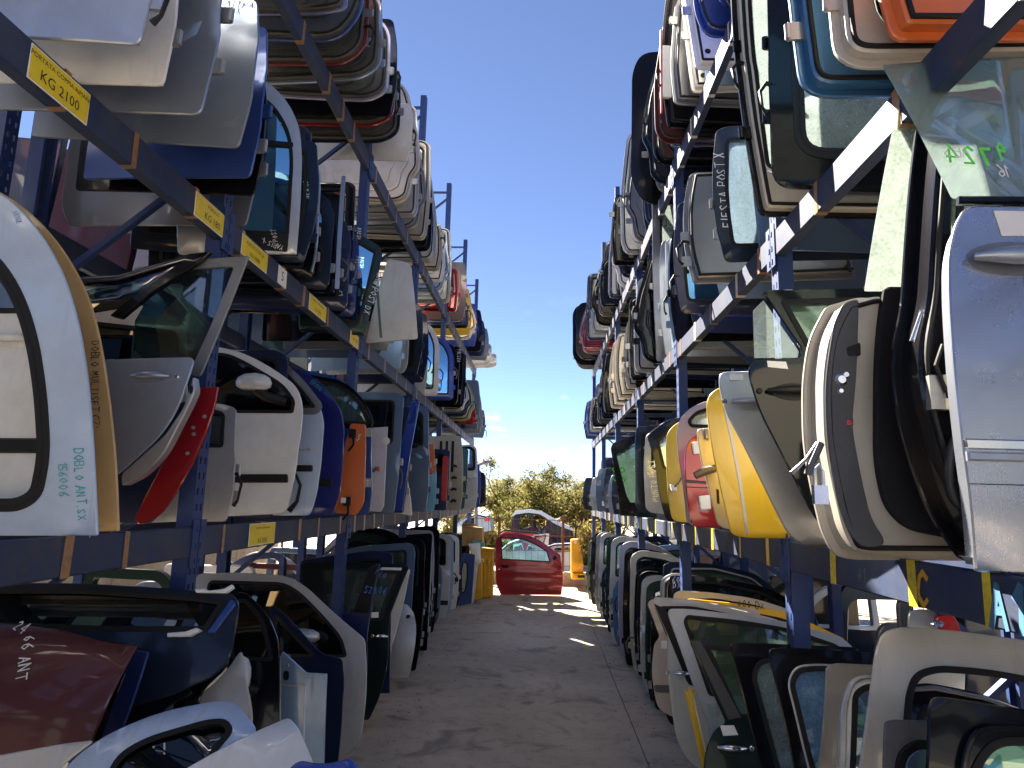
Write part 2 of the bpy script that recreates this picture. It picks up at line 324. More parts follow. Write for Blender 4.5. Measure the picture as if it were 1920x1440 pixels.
# ------------------------------------------------------------------ car doors, tailgates and bonnets
def frame(base, lean=0.0, yaw=0.0, roll=0.0):
    """local x towards world -X, y towards the camera, z up; lean tips the top away from the camera"""
    return Matrix.Translation(Vector(base)) @ Matrix.Rotation(pi+radians(yaw), 4, 'Z') @ Matrix.Rotation(radians(lean), 4, 'X') @ Matrix.Rotation(radians(roll), 4, 'Y')
def tr(M, pts):
    """points of the photograph carried onto the plane of frame M, as local (x, z[, radius])"""
    n = M.to_3x3().col[1]; b = M.translation; inv = M.inverted(); out = []
    for p in pts:
        r = ray(p[0], p[1]); q = inv @ (CEN + r*((b-CEN).dot(n)/r.dot(n)))
        out.append((q.x, q.z, *p[2:]))
    return out
TPL = {
 'T2': ([(.03,0,.05),(0,.06,.06),(.0,.5,.1),(.03,.96,.06),(.10,1,.06),(.9,1,.06),(.97,.96,.06),(1,.5,.1),(1,.06,.06),(.97,0,.05)], [[(.08,.46,.05),(.10,.92,.06),(.90,.92,.06),(.92,.46,.05)]]),
 'T3': ([(.14,0,.08),(.05,.05,.06),(.03,.22,.05),(-.03,.30,.05),(0,.55,.1),(.13,.92,.1),(.22,1,.07),(.78,1,.07),(.87,.92,.1),(1,.55,.1),(1.03,.30,.05),(.97,.22,.05),(.95,.05,.06),(.86,0,.08)], [[(.13,.55,.06),(.22,.90,.08),(.78,.90,.08),(.87,.55,.06)]]),
 'T4': ([(.0,0,.04),(-.02,.2,.1),(.02,.52,.06),(.12,.60,.05),(.20,.97,.06),(.27,1,.05),(.73,1,.05),(.80,.97,.06),(.88,.60,.05),(.98,.52,.06),(1.02,.2,.1),(1,0,.04)], [[(.20,.62,.05),(.27,.93,.05),(.73,.93,.05),(.80,.62,.05)]]),   # unit outlines (x from the aisle edge inwards, z up, corner radius) and window holes
 'A': ([(.05,0,.05),(0,.1,.1),(-.01,.38,.2),(0,.54,.1),(.06,.62,.05),(.46,.965,.25),(.86,1,.12),(.98,.95,.06),(1.0,.58,.05),(1.01,.2,.1),(.98,0,.03)], [[(.17,.615,.03),(.50,.905,.2),(.84,.94,.08),(.92,.90,.04),(.93,.61,.03)]]),
 'B': ([(.02,0,.03),(-.01,.2,.1),(-.01,.45,.1),(0,.58,.05),(.03,.95,.06),(.14,1,.12),(.54,.965,.25),(.94,.62,.05),(1,.54,.1),(1.01,.38,.2),(1,.1,.1),(.95,0,.05)], [[(.07,.61,.03),(.09,.90,.04),(.16,.94,.08),(.50,.905,.2),(.83,.615,.03)]]),
 'R': ([(.34,0,.05),(.27,.16,.15),(.05,.36,.12),(0,.55,.05),(.10,.86,.18),(.24,1.0,.12),(.96,1,.06),(1,.93,.05),(1,.03,.03),(.98,0,.02)], [[(.10,.60,.04),(.17,.84,.1),(.29,.93,.06),(.90,.93,.04),(.92,.60,.03)]]),
 'T': ([(.05,0,.08),(0,.09,.09),(.01,.48,.1),(.09,.94,.08),(.15,1,.07),(.84,1,.1),(.91,.94,.12),(.99,.48,.1),(1,.12,.12),(.94,0,.12)], [[(.10,.50,.08),(.16,.90,.1),(.84,.90,.1),(.90,.50,.08)]]),
 'H': ([(.0,.14,.12),(.01,.86,.12),(.1,1,.12),(.9,1,.12),(.99,.86,.12),(1,.14,.12),(.85,0,.2),(.12,0,.2)], []),
 'V': ([(0,0,.04),(0,.72,.2),(.035,.95,.14),(.12,1,.12),(.98,1,.06),(1,.9,.05),(1,0,.04)], [[(.13,.47,.08),(.135,.78,.2),(.18,.90,.10),(.90,.92,.06),(.90,.47,.06)]]),
 'P': ([(.03,0,.04),(-.01,.3,.3),(0,.7,.3),(.05,1,.06),(.98,1,.03),(1,0,.03)], []),
 'F': ([(.02,0,.03),(-.01,.4,.3),(.0,.97,.05),(.05,1,.04),(.97,1,.04),(1,.96,.03),(1,0,.03)], [[(.07,.56,.05),(.08,.93,.05),(.92,.93,.05),(.93,.56,.05)]]),
}
def unit(t, w, h, sgn):
    o, hs = TPL[t]; s = lambda L: rounded([(sgn*x*w, z*h, r*min(w, h)) for x, z, r in L])
    return s(o), [s(q) for q in hs]
def oval(cx, cz, rx, rz, n=16): return [(cx+rx*cos(2*pi*i/n), cz+rz*sin(2*pi*i/n)) for i in range(n)]
def rect(x0, x1, z0, z1, r=0.01): return rounded([(x0, z0, r), (x1, z0, r), (x1, z1, r), (x0, z1, r)], 3)
def clip_below(poly, zc):
    out = []; n = len(poly)
    for i in range(n):
        a, b = poly[i], poly[(i+1) % n]
        if a[1] <= zc: out.append(a)
        if (a[1] <= zc) != (b[1] <= zc):
            t = (zc-a[1])/(b[1]-a[1]); out.append((a[0]+(b[0]-a[0])*t, zc))
    return out
def shrink(poly, s):
    cx = (min(p[0] for p in poly)+max(p[0] for p in poly))/2; cz = (min(p[1] for p in poly)+max(p[1] for p in poly))/2
    return [(cx+(x-cx)*s, cz+(z-cz)*s) for x, z in poly]
def door(M, out, holes, pm, label, name='salvaged_car_door', cat='car door', group=None, face='outer', b=0.05, depth=0.045, gl=None, fm=None, seal=True, body=None, trim=None, handle=None, texts=(), stickers=(), card=FELT, grid=0.10, swage=0.010, extra=None, fw=0.035):
    """one pressed door, tailgate or bonnet: skin, shut body, glass, rubber, and what is fixed to it"""
    root = empty(name, M, label, cat, group)
    out = ccw(out); holes = [ccw(q) for q in holes]
    zs = [p[1] for p in out]; xs = [p[0] for p in out]; h = max(zs)-min(zs); z0 = min(zs); xm = (min(xs)+max(xs))/2; w = max(xs)-min(xs)
    sg = 1 if face != 'inner' else -1
    belt = min((min(p[1] for p in q) for q in holes), default=z0+h*0.8)
    def bl(x, z):
        t = (z-z0)/h; q = (x-xm)/w
        y = -b*(2.2*(t-0.42)**2 + 0.5*q*q)
        if swage: y += swage*(1/(1+exp(-max(-30, min(30, (z-(z0+h*0.36))/0.012))))) - swage*0.8*exp(-((z-(belt-0.10*h))/0.05)**2)
        return sg*y
    skin = 'door_skin' if cat != 'bonnet' else 'bonnet_skin'
    bm_ = body or pm
    if face == 'inner':
        panel(skin, out, holes, pm, -depth, 0.016, bl, root, 0.004, grid)
        bo = offset(dense(out, 0.07), -0.028)
        bh = [offset(dense(q, 0.06), 0.012) for q in holes]
        panel('inner_frame', bo, bh, bm_, 0.0, depth, bl, root, 0.008, grid)
        mb = MB(); mb.tube([(x, 0.004+bl(x, z), z) for x, z in offset(dense(out, 0.06), -0.046)], 0.009, 6, True); mb.build('rubber_seal', RUBBER, root, 60)
        if cat == 'car door' and card is not None:
            cp = clip_below(shrink(dense(out, 0.06), 0.86), belt-0.035)
            if len(cp) > 4: panel('trim_card', cp, [], card, 0.022, 0.02, bl, root, 0.012, grid)
        elif cat != 'car door':      # pressed recesses of a tailgate or bonnet frame
            cp = clip_below(shrink(dense(out, 0.06), 0.84), belt-0.09)
            if len(cp) > 4: ring('pressed_rib', shrink(cp, 0.94), -0.03, 0.0, 0.0, 0.018, bm_, bl, root); ring('pressed_rib', shrink(cp, 0.66), -0.025, 0.0, 0.0, 0.014, bm_, bl, root)
    else:
        panel(skin, out, holes, pm, 0.0, 0.010, bl, root, 0.004, grid)
        if depth: panel('inner_frame', offset(dense(out, 0.07), -0.034), [offset(dense(q, 0.06), 0.006) for q in holes], bm_, -0.010, depth, bl, root, 0.008, 0)
    gs = gl if isinstance(gl, (list, tuple)) else [gl]*len(holes)
    for q, g in zip(holes, gs):
        wr = root
        if g: wr = panel('window_glass', offset(q, 0.004), [], g, -0.012, 0.004, bl, root, 0.001, 0.14)
        if seal: ring('window_seal', q, -0.018, 0.004, 0.0, 0.006, RUBBER, bl, wr)
        if fm: ring('window_frame', q, 0.003, fw, -0.001, 0.006, fm, bl, wr)
    if trim:
        for tp in trim: panel('trim_strip', tp if len(tp) > 4 or not isinstance(tp[0], (int, float)) else rect(*tp, 0.012), [], PLAST, 0.014, 0.014, bl, root, 0.006, 0)
    if handle:
        hx, hz, hl, hm = handle; s = 1 if hl > 0 else -1; L = abs(hl)
        rc = panel('handle_recess', oval(hx+s*L*0.5, hz-0.002, L*0.42, 0.036), [], PLAST if hm is PLAST else pm, 0.003, 0.003, bl, root, 0.001, 0)
        mb = MB(); k = 9
        mb.tube([(hx+s*L*i/(k-1), bl(hx+s*L*i/(k-1), hz)+0.012+0.024*sin(pi*i/(k-1))**0.6, hz) for i in range(k)], [0.008+0.008*sin(pi*(i+0.3)/(k-0.4)) for i in range(k)], 8)
        ho = mb.build('handle', hm, root, 50); rc.parent = ho
        mb = MB(); mb.lathe([(0.012, 0), (0.012, 0.006), (0.009, 0.008)], 12, Matrix.Translation((hx-s*0.03, bl(hx, hz), hz)) @ Matrix.Rotation(-pi/2, 4, 'X')); mb.build('lock_cylinder', CHROME if hm is not PLAST else PLAST, ho)
    yt = 0.0025
    for i, t in enumerate(texts):
        write(root, t[0], t[1], t[2], t[3], radians(t[4]), t[5], (t[6] if len(t) > 6 else yt), bl, seed=len(t[0])*7+i, mirror=(len(t) > 7 and t[7]), w=(t[8] if len(t) > 8 else None))
    for st in stickers: panel('sticker', rect(*st[:4], 0.004), [], st[4] if len(st) > 4 else LABEL, 0.0022, 0.0015, bl, root, 0.0004, 0)
    if extra: extra(root, bl)
    return root

Z0, Z1, Z2, Z3 = 0.012, 1.70, 3.28, 5.02        # floor and the three shelf levels
def D(side, z, u, v, vt, t, pm, label, Y=None, w=1.05, lean=0.0, yaw=0.0, roll=0.0, ut=None, dz=0.0, texts=(), marks=None, **kw):
    """stand a door on a level: (u, v) its lower aisle corner in the photograph, vt the height of its top there"""
    p = atY(u, v, Y) if Y else atZ(u, v, z)
    rq = random.Random(int(u*13+v*7))
    if Y or z > 3:
        if not yaw: yaw = rq.uniform(-3.5, 3.5)
        if not roll: roll = rq.uniform(-1.8, 1.8)
        if not lean: lean = rq.uniform(-1.5, 5)
    M = frame((p.x, p.y, z+dz), lean, yaw, roll)
    h = max(0.3, tr(M, [(ut or u, vt)])[0][1])
    sg = 1 if side == 'L' else -1
    o, hs = unit(rq.choice(('T', 'T2', 'T3', 'T4')) if t == 'T' else t, w, h, sg)
    tx = [(a[0], *tr(M, [(a[1], a[2])])[0], *a[3:]) for a in texts]
    if t == 'H': kw.setdefault('name', 'bonnet'); kw.setdefault('cat', 'bonnet'); kw.setdefault('b', 0.13); kw.setdefault('depth', 0.035)
    elif t == 'T': kw.setdefault('name', 'tailgate'); kw.setdefault('cat', 'tailgate'); kw.setdefault('b', 0.14)
    elif t == 'P': pass
    elif t in 'RWG': kw.setdefault('name', 'car_rear_door')
    kw.setdefault('gl', G_DARK)
    root = door(M, o, hs, pm, label, texts=tx, **kw)
    if t not in 'HT' or rq.random() < 0.5:       # hinges or a lock on the aisle edge, here and there a loose cable
        for zz in (0.20*h, 0.42*h):
            if rq.random() < 0.75:
                mb = MB(); x = sg*rq.uniform(-0.030, -0.015); mb.box(min(x, x+sg*0.06), max(x, x+sg*0.06), -0.035, -0.022, zz-0.035, zz+0.035); mb.tube([(x, -0.028, zz-0.03), (x, -0.028, zz+0.03)], 0.011, 7); mb.build('hinge', STEEL if rq.random() < 0.6 else pm, root, 40)
        if rq.random() < 0.45:
            zz = rq.uniform(0.25, 0.5)*h; x = -sg*0.02; mb = MB(); a = rq.uniform(0.03, 0.09)
            mb.tube([(sg*0.05, -0.02, zz), (x, -0.01, zz+0.01), (x-sg*a*0.6, 0.01, zz-0.05), (x-sg*a*0.5, 0.02, zz-0.14), (x-sg*a*0.2, 0.02, zz-0.17)], [0.010, 0.011, 0.009, 0.007, 0.012], 6); mb.build('loose_cable', RUBBER if rq.random() < 0.7 else GREYPL, root, 50)
    return root
# ------------------------------------------------------------------ ground
def concrete(name, c1, c2, stain, scale=1.0):
    mt, t, b, o = mat_base(name)
    tc = N(t, 'ShaderNodeTexCoord')
    n1 = N(t, 'ShaderNodeTexNoise', _Scale=0.55*scale, _Detail=9.0, _Roughness=0.62, _Distortion=0.6); LK(t, tc, 'Object', n1, 'Vector')
    n2 = N(t, 'ShaderNodeTexNoise', _Scale=9.0*scale, _Detail=8.0, _Roughness=0.7); LK(t, tc, 'Object', n2, 'Vector')
    n3 = N(t, 'ShaderNodeTexNoise', _Scale=120.0, _Detail=3.0); LK(t, tc, 'Object', n3, 'Vector')
    m1 = N(t, 'ShaderNodeMixRGB', _1=(*c1, 1), _2=(*c2, 1)); r1 = N(t, 'ShaderNodeMapRange', _1=0.36, _2=0.64); LK(t, n1, 0, r1, 0); LK(t, r1, 0, m1, 0)
    r2 = N(t, 'ShaderNodeMapRange', _1=0.52, _2=0.72, _3=0.0, _4=0.75); LK(t, n2, 0, r2, 0)
    m2 = N(t, 'ShaderNodeMixRGB', _2=(*stain, 1)); LK(t, r2, 0, m2, 0); LK(t, m1, 0, m2, 1)
    n5 = N(t, 'ShaderNodeTexNoise', _Scale=1.7*scale, _Detail=6.0, _Roughness=0.6, _Distortion=1.2); LK(t, tc, 'Object', n5, 'Vector')   # oil and tyre stains
    r5 = N(t, 'ShaderNodeMapRange', _1=0.55, _2=0.66, _3=0.0, _4=0.6); LK(t, n5, 0, r5, 0)
    m5 = N(t, 'ShaderNodeMixRGB', _2=(stain[0]*0.55, stain[1]*0.53, stain[2]*0.5, 1)); LK(t, r5, 0, m5, 0); LK(t, m2, 0, m5, 1); m2 = m5
    r3 = N(t, 'ShaderNodeMapRange', _1=0.25, _2=0.75, _3=0.78, _4=1.2); LK(t, n3, 0, r3, 0)
    m3 = N(t, 'ShaderNodeMixRGB', blend_type='MULTIPLY', _0=1.0); LK(t, m2, 0, m3, 1); LK(t, r3, 0, m3, 2); LK(t, m3, 0, b, 'Base Color')
    rr = N(t, 'ShaderNodeMapRange', _1=0.35, _2=0.7, _3=0.62, _4=0.9); LK(t, n1, 0, rr, 0); LK(t, rr, 0, b, 'Roughness')
    bp = N(t, 'ShaderNodeBump', _Strength=0.35, _Distance=0.006); LK(t, n3, 0, bp, 'Height'); bq = N(t, 'ShaderNodeBump', _Strength=0.3, _Distance=0.02); LK(t, n2, 0, bq, 'Height'); LK(t, bp, 0, bq, 'Normal'); LK(t, bq, 0, b, 'Normal')
    return mt
CONC = concrete('concrete_floor', (0.50, 0.41, 0.305), (0.36, 0.30, 0.23), (0.20, 0.168, 0.13))
EARTH = concrete('yard_ground', (0.42, 0.36, 0.28), (0.33, 0.28, 0.21), (0.2, 0.19, 0.11), 0.4)
XLf, XRf = -1.25, 1.0
g = MB(); g.box(-2500, 2500, -60, 3000, -0.6, -0.02); tag(g.build('ground', EARTH), kind='structure')
fl = empty('concrete_floor', Matrix.Identity(4)); fl['kind'] = 'structure'
rs = random.Random(3); xs = [-9.0, -4.6, 0.80, 5.2, 9.5]; ys = [-6, 15.85]
for i in range(4):
    for j in range(1):
        e = 0.004; dzs = rs.uniform(-0.003, 0.003)
        s = MB(); s.box(xs[i]+e, xs[i+1]-e, ys[j]+e, ys[j+1]-e, -0.1, dzs); s.build('slab', CONC, fl)

# long shaded wall beyond the left rack, and litter that gathers along the racks
LW = empty('yard_wall', Matrix.Translation((-5.6, 5, 0)), 'long rough beige wall seen below the left rack', 'wall')
CONL = concrete('rough_wall', (0.40, 0.35, 0.27), (0.30, 0.26, 0.20), (0.18, 0.16, 0.12), 2.0)
rl = random.Random(9); yy = -9.0
while yy < 8.6:
    w_ = rl.uniform(1.9, 2.3); s = MB(); s.box(-0.12, rl.uniform(0.05, 0.07), yy+0.006, yy+w_-0.006, 0, 2.35); s.build('wall_slab', CONL, LW); yy += w_
DEB = MB()
for i in range(500):
    sd = rl.choice((-1, 1)); y_ = rl.uniform(2.5, 15.5); x_ = (XLf if sd < 0 else XRf)+(-sd)*abs(rl.gauss(0, 0.16)) if rl.random() < 0.8 else rl.uniform(-1.2, 0.9)
    r_ = rl.uniform(0.004, 0.014); a_ = rl.uniform(0, 6.28); z_ = 0.004
    DEB.add([(x_+r_*cos(a_), y_+r_*sin(a_), z_), (x_-r_*sin(a_)*0.7, y_+r_*cos(a_)*0.7, z_+0.001), (x_-r_*cos(a_), y_-r_*sin(a_), z_), (x_, y_, z_+r_*0.6)], [(0, 1, 3), (1, 2, 3), (2, 0, 3)])
tag(DEB.build('debris', plain((0.16, 0.13, 0.10), 0.9, name='grit', noise=0.5, scale=2.0)), 'scattered grit and small chips along the foot of the racks', 'debris', kind='stuff')
# ------------------------------------------------------------------ racks
def worn_steel(name, rgb, dustc, rust, dirt=0.5):
    mt, t, b, o = mat_base(name)
    tc = N(t, 'ShaderNodeTexCoord'); g = N(t, 'ShaderNodeNewGeometry')
    n1 = N(t, 'ShaderNodeTexNoise', _Scale=5.0, _Detail=8.0, _Roughness=0.7); LK(t, g, 'Position', n1, 'Vector')
    n2 = N(t, 'ShaderNodeTexNoise', _Scale=23.0, _Detail=6.0, _Roughness=0.72); LK(t, g, 'Position', n2, 'Vector')
    r1 = N(t, 'ShaderNodeMapRange', _1=0.38, _2=0.72, _3=0.0, _4=dirt); LK(t, n1, 0, r1, 0)
    m1 = N(t, 'ShaderNodeMixRGB', _1=(*rgb, 1), _2=(*dustc, 1)); LK(t, r1, 0, m1, 0)
    r2 = N(t, 'ShaderNodeMapRange', _1=0.60, _2=0.68, _3=0.0, _4=0.85); LK(t, n2, 0, r2, 0)
    m2 = N(t, 'ShaderNodeMixRGB', _2=(*rust, 1)); LK(t, r2, 0, m2, 0); LK(t, m1, 0, m2, 1); LK(t, m2, 0, b, 'Base Color')
    b.inputs['Roughness'].default_value = 0.58; b.inputs['Specular IOR Level'].default_value = 0.32
    return mt
RACKB = worn_steel('blue_rack_paint', (0.016, 0.042, 0.165), (0.055, 0.075, 0.12), (0.13, 0.055, 0.025), 0.6)
BEAMB = worn_steel('blue_beam_paint', (0.016, 0.032, 0.090), (0.06, 0.065, 0.072), (0.11, 0.055, 0.03), 0.8)
TAPE = plain((0.30, 0.16, 0.075), 0.38, name='brown_tape', noise=0.5, scale=40); YTAPE = plain((0.62, 0.50, 0.03), 0.4, name='yellow_tape', noise=0.4, scale=40); SIGNY = plain((0.74, 0.56, 0.015), 0.45, name='yellow_sign', noise=0.15); PALETAPE = plain((0.55, 0.53, 0.50), 0.4, name='clear_tape', noise=0.4, scale=40)
LZ = [(1.55, 1.69), (3.13, 3.27), (4.85, 5.01)]
TOPZ = 7.3
def post_mesh(h, wy=0.095, dxp=0.075):
    mb = MB(); a = wy/2; pit = 0.075; hw = 0.011; cols = (-0.022, 0.022); t = 0.003
    edges = [-a]
    for c in cols: edges += [c-hw/2*1.2, c+hw/2*1.2]
    edges.append(a)
    for i in range(0, len(edges), 2): mb.box(-t, 0, edges[i], edges[i+1], 0, h)
    for c in cols:
        z = 0.0
        while z < h:
            mb.box(-t, 0, c-hw*0.6, c+hw*0.6, z, min(h, z+pit-0.034)); z += pit
    for s in (-1, 1):
        mb.box(-dxp, -t, s*a-(t if s > 0 else 0), s*a+(0 if s > 0 else t), 0, h); mb.box(-dxp-t, -dxp, s*a-(0.022 if s > 0 else 0), s*a+(0 if s > 0 else 0.022), 0, h)
    mb.box(-dxp-0.03, 0.03, -a-0.03, a+0.03, -0.002, 0.008)
    me = bpy.data.meshes.new('upright'); me.from_pydata([tuple(v) for v in mb.v], [], mb.f); me.materials.append(RACKB); return me
PM = post_mesh(TOPZ)
def rack(label, sg, xf, depth, posts, ts=True):
    """sg -1 left of the aisle, +1 right; local part coordinates are world coordinates"""
    R = empty('pallet_rack', Matrix.Translation((xf, posts[0], 0)), label, 'storage rack', 'blue pallet racks'); R.rotation_euler = (0, 0, 0)
    off = Vector((xf, posts[0], 0)); inward = sg
    for y in posts:
        for k, x in enumerate((xf+sg*0.012, xf+sg*(depth))):
            o = link('upright', PM, None, R); o.location = Vector((x, y, 0.0))-off
            # slotted face looks outwards: local +x is the face
            o.rotation_euler = (0, 0, (pi if sg > 0 else 0.0) + (0 if k == 0 else pi))
        br = MB(); a, b = xf+sg*0.06, xf+sg*(depth-0.05); z = 0.25; flip = False
        while z < TOPZ-0.9:
            p, q = (a, b) if not flip else (b, a)
            br.bar(Vector((p, y+0.02, z))-off, Vector((q, y+0.02, z+0.85))-off, 0.035, 0.03); z += 0.85; flip = not flip
        br.bar(Vector((a, y+0.02, TOPZ-0.15))-off, Vector((b, y+0.02, TOPZ-0.15))-off, 0.035, 0.03)
        br.build('bracing', RACKB, R)
    rd = random.Random(int(xf*100)+5)
    for (za, zb) in LZ:
        for y0, y1 in zip(posts[:-1], posts[1:]):
            for k, x in enumerate((xf, xf+sg*(depth-0.0))):
                s = sg if k == 0 else -sg
                mb = MB(); xo, xi = x-off.x, x+s*0.05-off.x
                if k: xo, xi = xo-s*0.0, xi
                prof = [(xo, za+0.006), (xo+s*0.006, za), (xi, za), (xi, zb-0.03), (xi-s*0.018, zb-0.03), (xi-s*0.018, zb), (xo+s*0.006, zb), (xo, zb-0.006)]
                n = len(prof); ya, yb = y0+0.0505-off.y, y1-0.0505-off.y
                mb.add([(p[0], ya, p[1]) for p in prof]+[(p[0], yb, p[1]) for p in prof], [(i, (i+1) % n, n+(i+1) % n, n+i) for i in range(n)]+[tuple(range(n)), tuple(range(2*n-1, n-1, -1))])
                bo = mb.build('beam', BEAMB, R)
                if k: continue
                for yy, d in ((ya, 1), (yb, -1)):   # hooked end plates over the uprights
                    cn = MB(); cn.box(xo-s*0.006, xo+s*0.0, yy-d*0.046, yy+d*0.012, za-0.05, zb+0.035)
                    for hz in (za-0.02, za+0.05, zb-0.01): cn.box(xo-s*0.010, xo-s*0.006, yy-d*0.036, yy-d*0.022, hz-0.012, hz+0.014)
                    cn.build('connector_plate', RACKB, bo)
                if ts:
                    y = y0+rd.uniform(0.15, 0.3)
                    while y < y1-0.15:
                        w = rd.uniform(0.028, 0.055); tm = TAPE if sg < 0 or za > 1.6 else YTAPE
                        if sg > 0 and za > 1.6: tm = PALETAPE if rd.random() < 0.6 else TAPE
                        tp = MB(); sl = rd.uniform(-0.012, 0.012); e = 0.0022
                        for (xa, za_, xb, zb_) in ((xo-s*e, za-e, xo-s*e, zb+e), (xo-s*e, zb+e, xi-s*0.018, zb+e), (xo-s*e, za-e, xi, za-e)):
                            f = (za_-za)/(zb-za); f2 = (zb_-za)/(zb-za)
                            tp.add([(xa, y-off.y+sl*f, za_), (xa, y-off.y+w+sl*f, za_), (xb, y-off.y+w+sl*f2, zb_), (xb, y-off.y+sl*f2, zb_)], [(0, 1, 2, 3)])
                        tp.build('tape', tm, bo); y += rd.uniform(0.32, 0.75)
    return R
XL, XR, RD = -1.65, 1.19, 1.10
PL = [-1.94, 0.68, 3.30, 5.92, 8.54, 11.16, 13.78, 16.40]; PR = [-1.72, 0.88, 3.48, 6.08, 8.68, 11.28, 13.88, 16.48]
rack('tall blue steel storage rack along the left of the aisle', -1, XL, RD, PL)
rack('tall blue steel storage rack along the right of the aisle', 1, XR, RD, PR)
rack('blue steel rack standing back to back behind the left rack', -1, XL-RD-0.14, RD, PL, False)
rack('blue steel rack standing back to back behind the right rack', 1, XR+RD+0.14, RD, PR, False)

def sign(u0, u1, v, X, lines, label, hh=0.115, color=None, dzc=None):
    """a load plate on the face of a rack beam; its local +y looks into the aisle"""
    a, b = atX(u0, v, X), atX(u1, v, X); y0, y1 = sorted((a.y, b.y)); zc = dzc if dzc else a.z*0.5+b.z*0.5; W = y1-y0
    M = Matrix.Translation((X+(0.004 if X < 0 else -0.004), (y0+y1)/2, zc)) @ Matrix.Rotation(-pi/2 if X < 0 else pi/2, 4, 'Z')
    R = empty('load_sign', M, label, 'sign', 'signs on the rack beams')
    panel('plate', rect(-W/2, W/2, -hh/2, hh/2, 0.003), [], LABEL, 0.0005, 0.002, lambda a, b: 0, R, 0.0005, 0)
    panel('face', rect(-W/2+0.004, W/2-0.004, -hh/2+0.004, hh/2-0.004, 0.002), [], color or SIGNY, 0.0012, 0.0006, lambda a, b: 0, R, 0.0002, 0)
    for (tx, dz, sz) in lines: printed(R, tx, 0, dz, sz, INK, 0.002)
    return R
sign(42, 168, 180, XL, [('PORTATA COPPIA RIPIANI', 0.032, 0.0245), ('KG 2100', -0.02, 0.052)], 'yellow load plate reading KG 2100 on the left upper beam', 0.12, dzc=3.195)
sign(360, 428, 420, XL, [('PORTATA', 0.03, 0.025), ('KG 180', -0.022, 0.05)], 'yellow load plate reading KG 180 just before the left post', 0.12, dzc=3.195)
sign(449, 501, 485, XL, [('PORTATA SPALLA', 0.025, 0.030), ('KG 15000', -0.025, 0.033)], 'yellow plate reading PORTATA SPALLA just after the left post', 0.115, dzc=3.195)
sign(519, 536, 528, XL, [('5', 0.0, 0.085)], 'white paper card with a black 5 on the left upper beam', 0.115, LABEL, dzc=3.20)
sign(577, 611, 585, XL, [('PORTATA COPPIA RIPIANI', 0.032, 0.021), ('KG 2100', -0.022, 0.036)], 'yellow load plate mid bay beyond the white 5 card', 0.115, dzc=3.195)
sign(655, 674, 643, XL, [('KG 1800', 0.0, 0.040)], 'small yellow load plate at the end of the left upper bay', 0.11, dzc=3.195)
sign(466, 514, 1000, XL, [('PORTATA COPPIA RIPIANI', 0.035, 0.017), ('KG 3100', -0.037, 0.036)], 'yellow load plate reading KG 3100 on the left lower beam', 0.125, dzc=1.622)
# painted letters on the right lower beam (flat print on the steel)
def letters(text, u, v, size, mat, X, label, w=None, ang=0):
    p = atX(u, v, X); M = Matrix.Translation((X-0.003, p.y, p.z)) @ Matrix.Rotation(pi/2, 4, 'Z')
    R = empty('painted_mark', M, label, 'marking', 'marks on the right lower beam'); write(R, text, 0, 0, size, radians(ang), mat, 0.0, w=w, seed=4); return R
letters('A1', 1862, 1170, 0.115, plain((0.06, 0.17, 0.28), 0.6, name='blue_chalk', noise=0.3), XR, 'large pale blue A1 painted on the right lower beam', 0.018)
letters('C', 1724, 1130, 0.11, plain((0.62, 0.33, 0.02), 0.6, name='orange_paint'), XR, 'orange stencilled C on the right lower beam', 0.014)
letters('A1', 1612, 1088, 0.05, plain((0.10, 0.15, 0.14), 0.8, name='faint_chalk'), XR, 'small faint A1 chalked on the right lower beam', 0.004)
# ------------------------------------------------------------------ left rack, first shelf
def T(Y, z=Z1, lean=0, yaw=0, u=None, v=None):
    p = atY(u, v, Y) if u else Vector((0, Y, z)); return frame((p.x, Y, z), lean, yaw)
GL1 = 'doors standing on the first shelf of the left rack'
M = T(2.40, u=175, v=1004)
door(M, rounded(tr(M, [(176, 1005, .01), (173, 860, .3), (165, 720, .4), (145, 600, .4), (112, 500, .4), (62, 420, .4), (0, 358, .3), (-180, 290, .2), (-420, 290, .1), (-420, 1005, .03)])),
 [rounded(tr(M, [(-300, 944, .05), (30, 944, .1), (62, 925, .08), (78, 850, .2), (73, 740, .3), (58, 640, .3), (30, 555, .3), (-20, 480, .3), (-120, 430, .2), (-300, 420, .1)]))], PALEBLUE,
 'pale blue white van door with rounded window and teal marker writing', group=GL1, gl=None, b=0.04, swage=0, fm=RUBBER, fw=0.03,
 texts=[('DOBLO ANT.SX', *tr(M, [(136, 842)])[0], 0.032, -80, TEAL), ('156006', *tr(M, [(108, 868)])[0], 0.030, -82, TEAL), ('SENZ', *tr(M, [(18, 395)])[0], 0.02, -60, BLUEINK)])
M = T(2.52, u=150, v=1000)
door(M, rounded(tr(M, [(150, 1000, .02), (152, 700, .3), (135, 600, .1), (110, 588, .02), (100, 560, .03), (60, 480, .2), (-20, 420, .2), (-420, 400, .1), (-420, 1000, .03)])),
 [rounded(tr(M, [(-300, 588, .02), (85, 586, .02), (50, 500, .2), (-40, 450, .2), (-300, 440, .05)]))], WHITE, 'white front door seen through the rounded window of the pale blue one', group=GL1, gl=G_CLEAR, handle=(*tr(M, [(62, 637)])[0], 0.18, WHITE), b=0.04, trim=[tr(M, [(-400, 820), (110, 822), (110, 850), (-400, 848)])])
M = T(2.66, u=217, v=997)
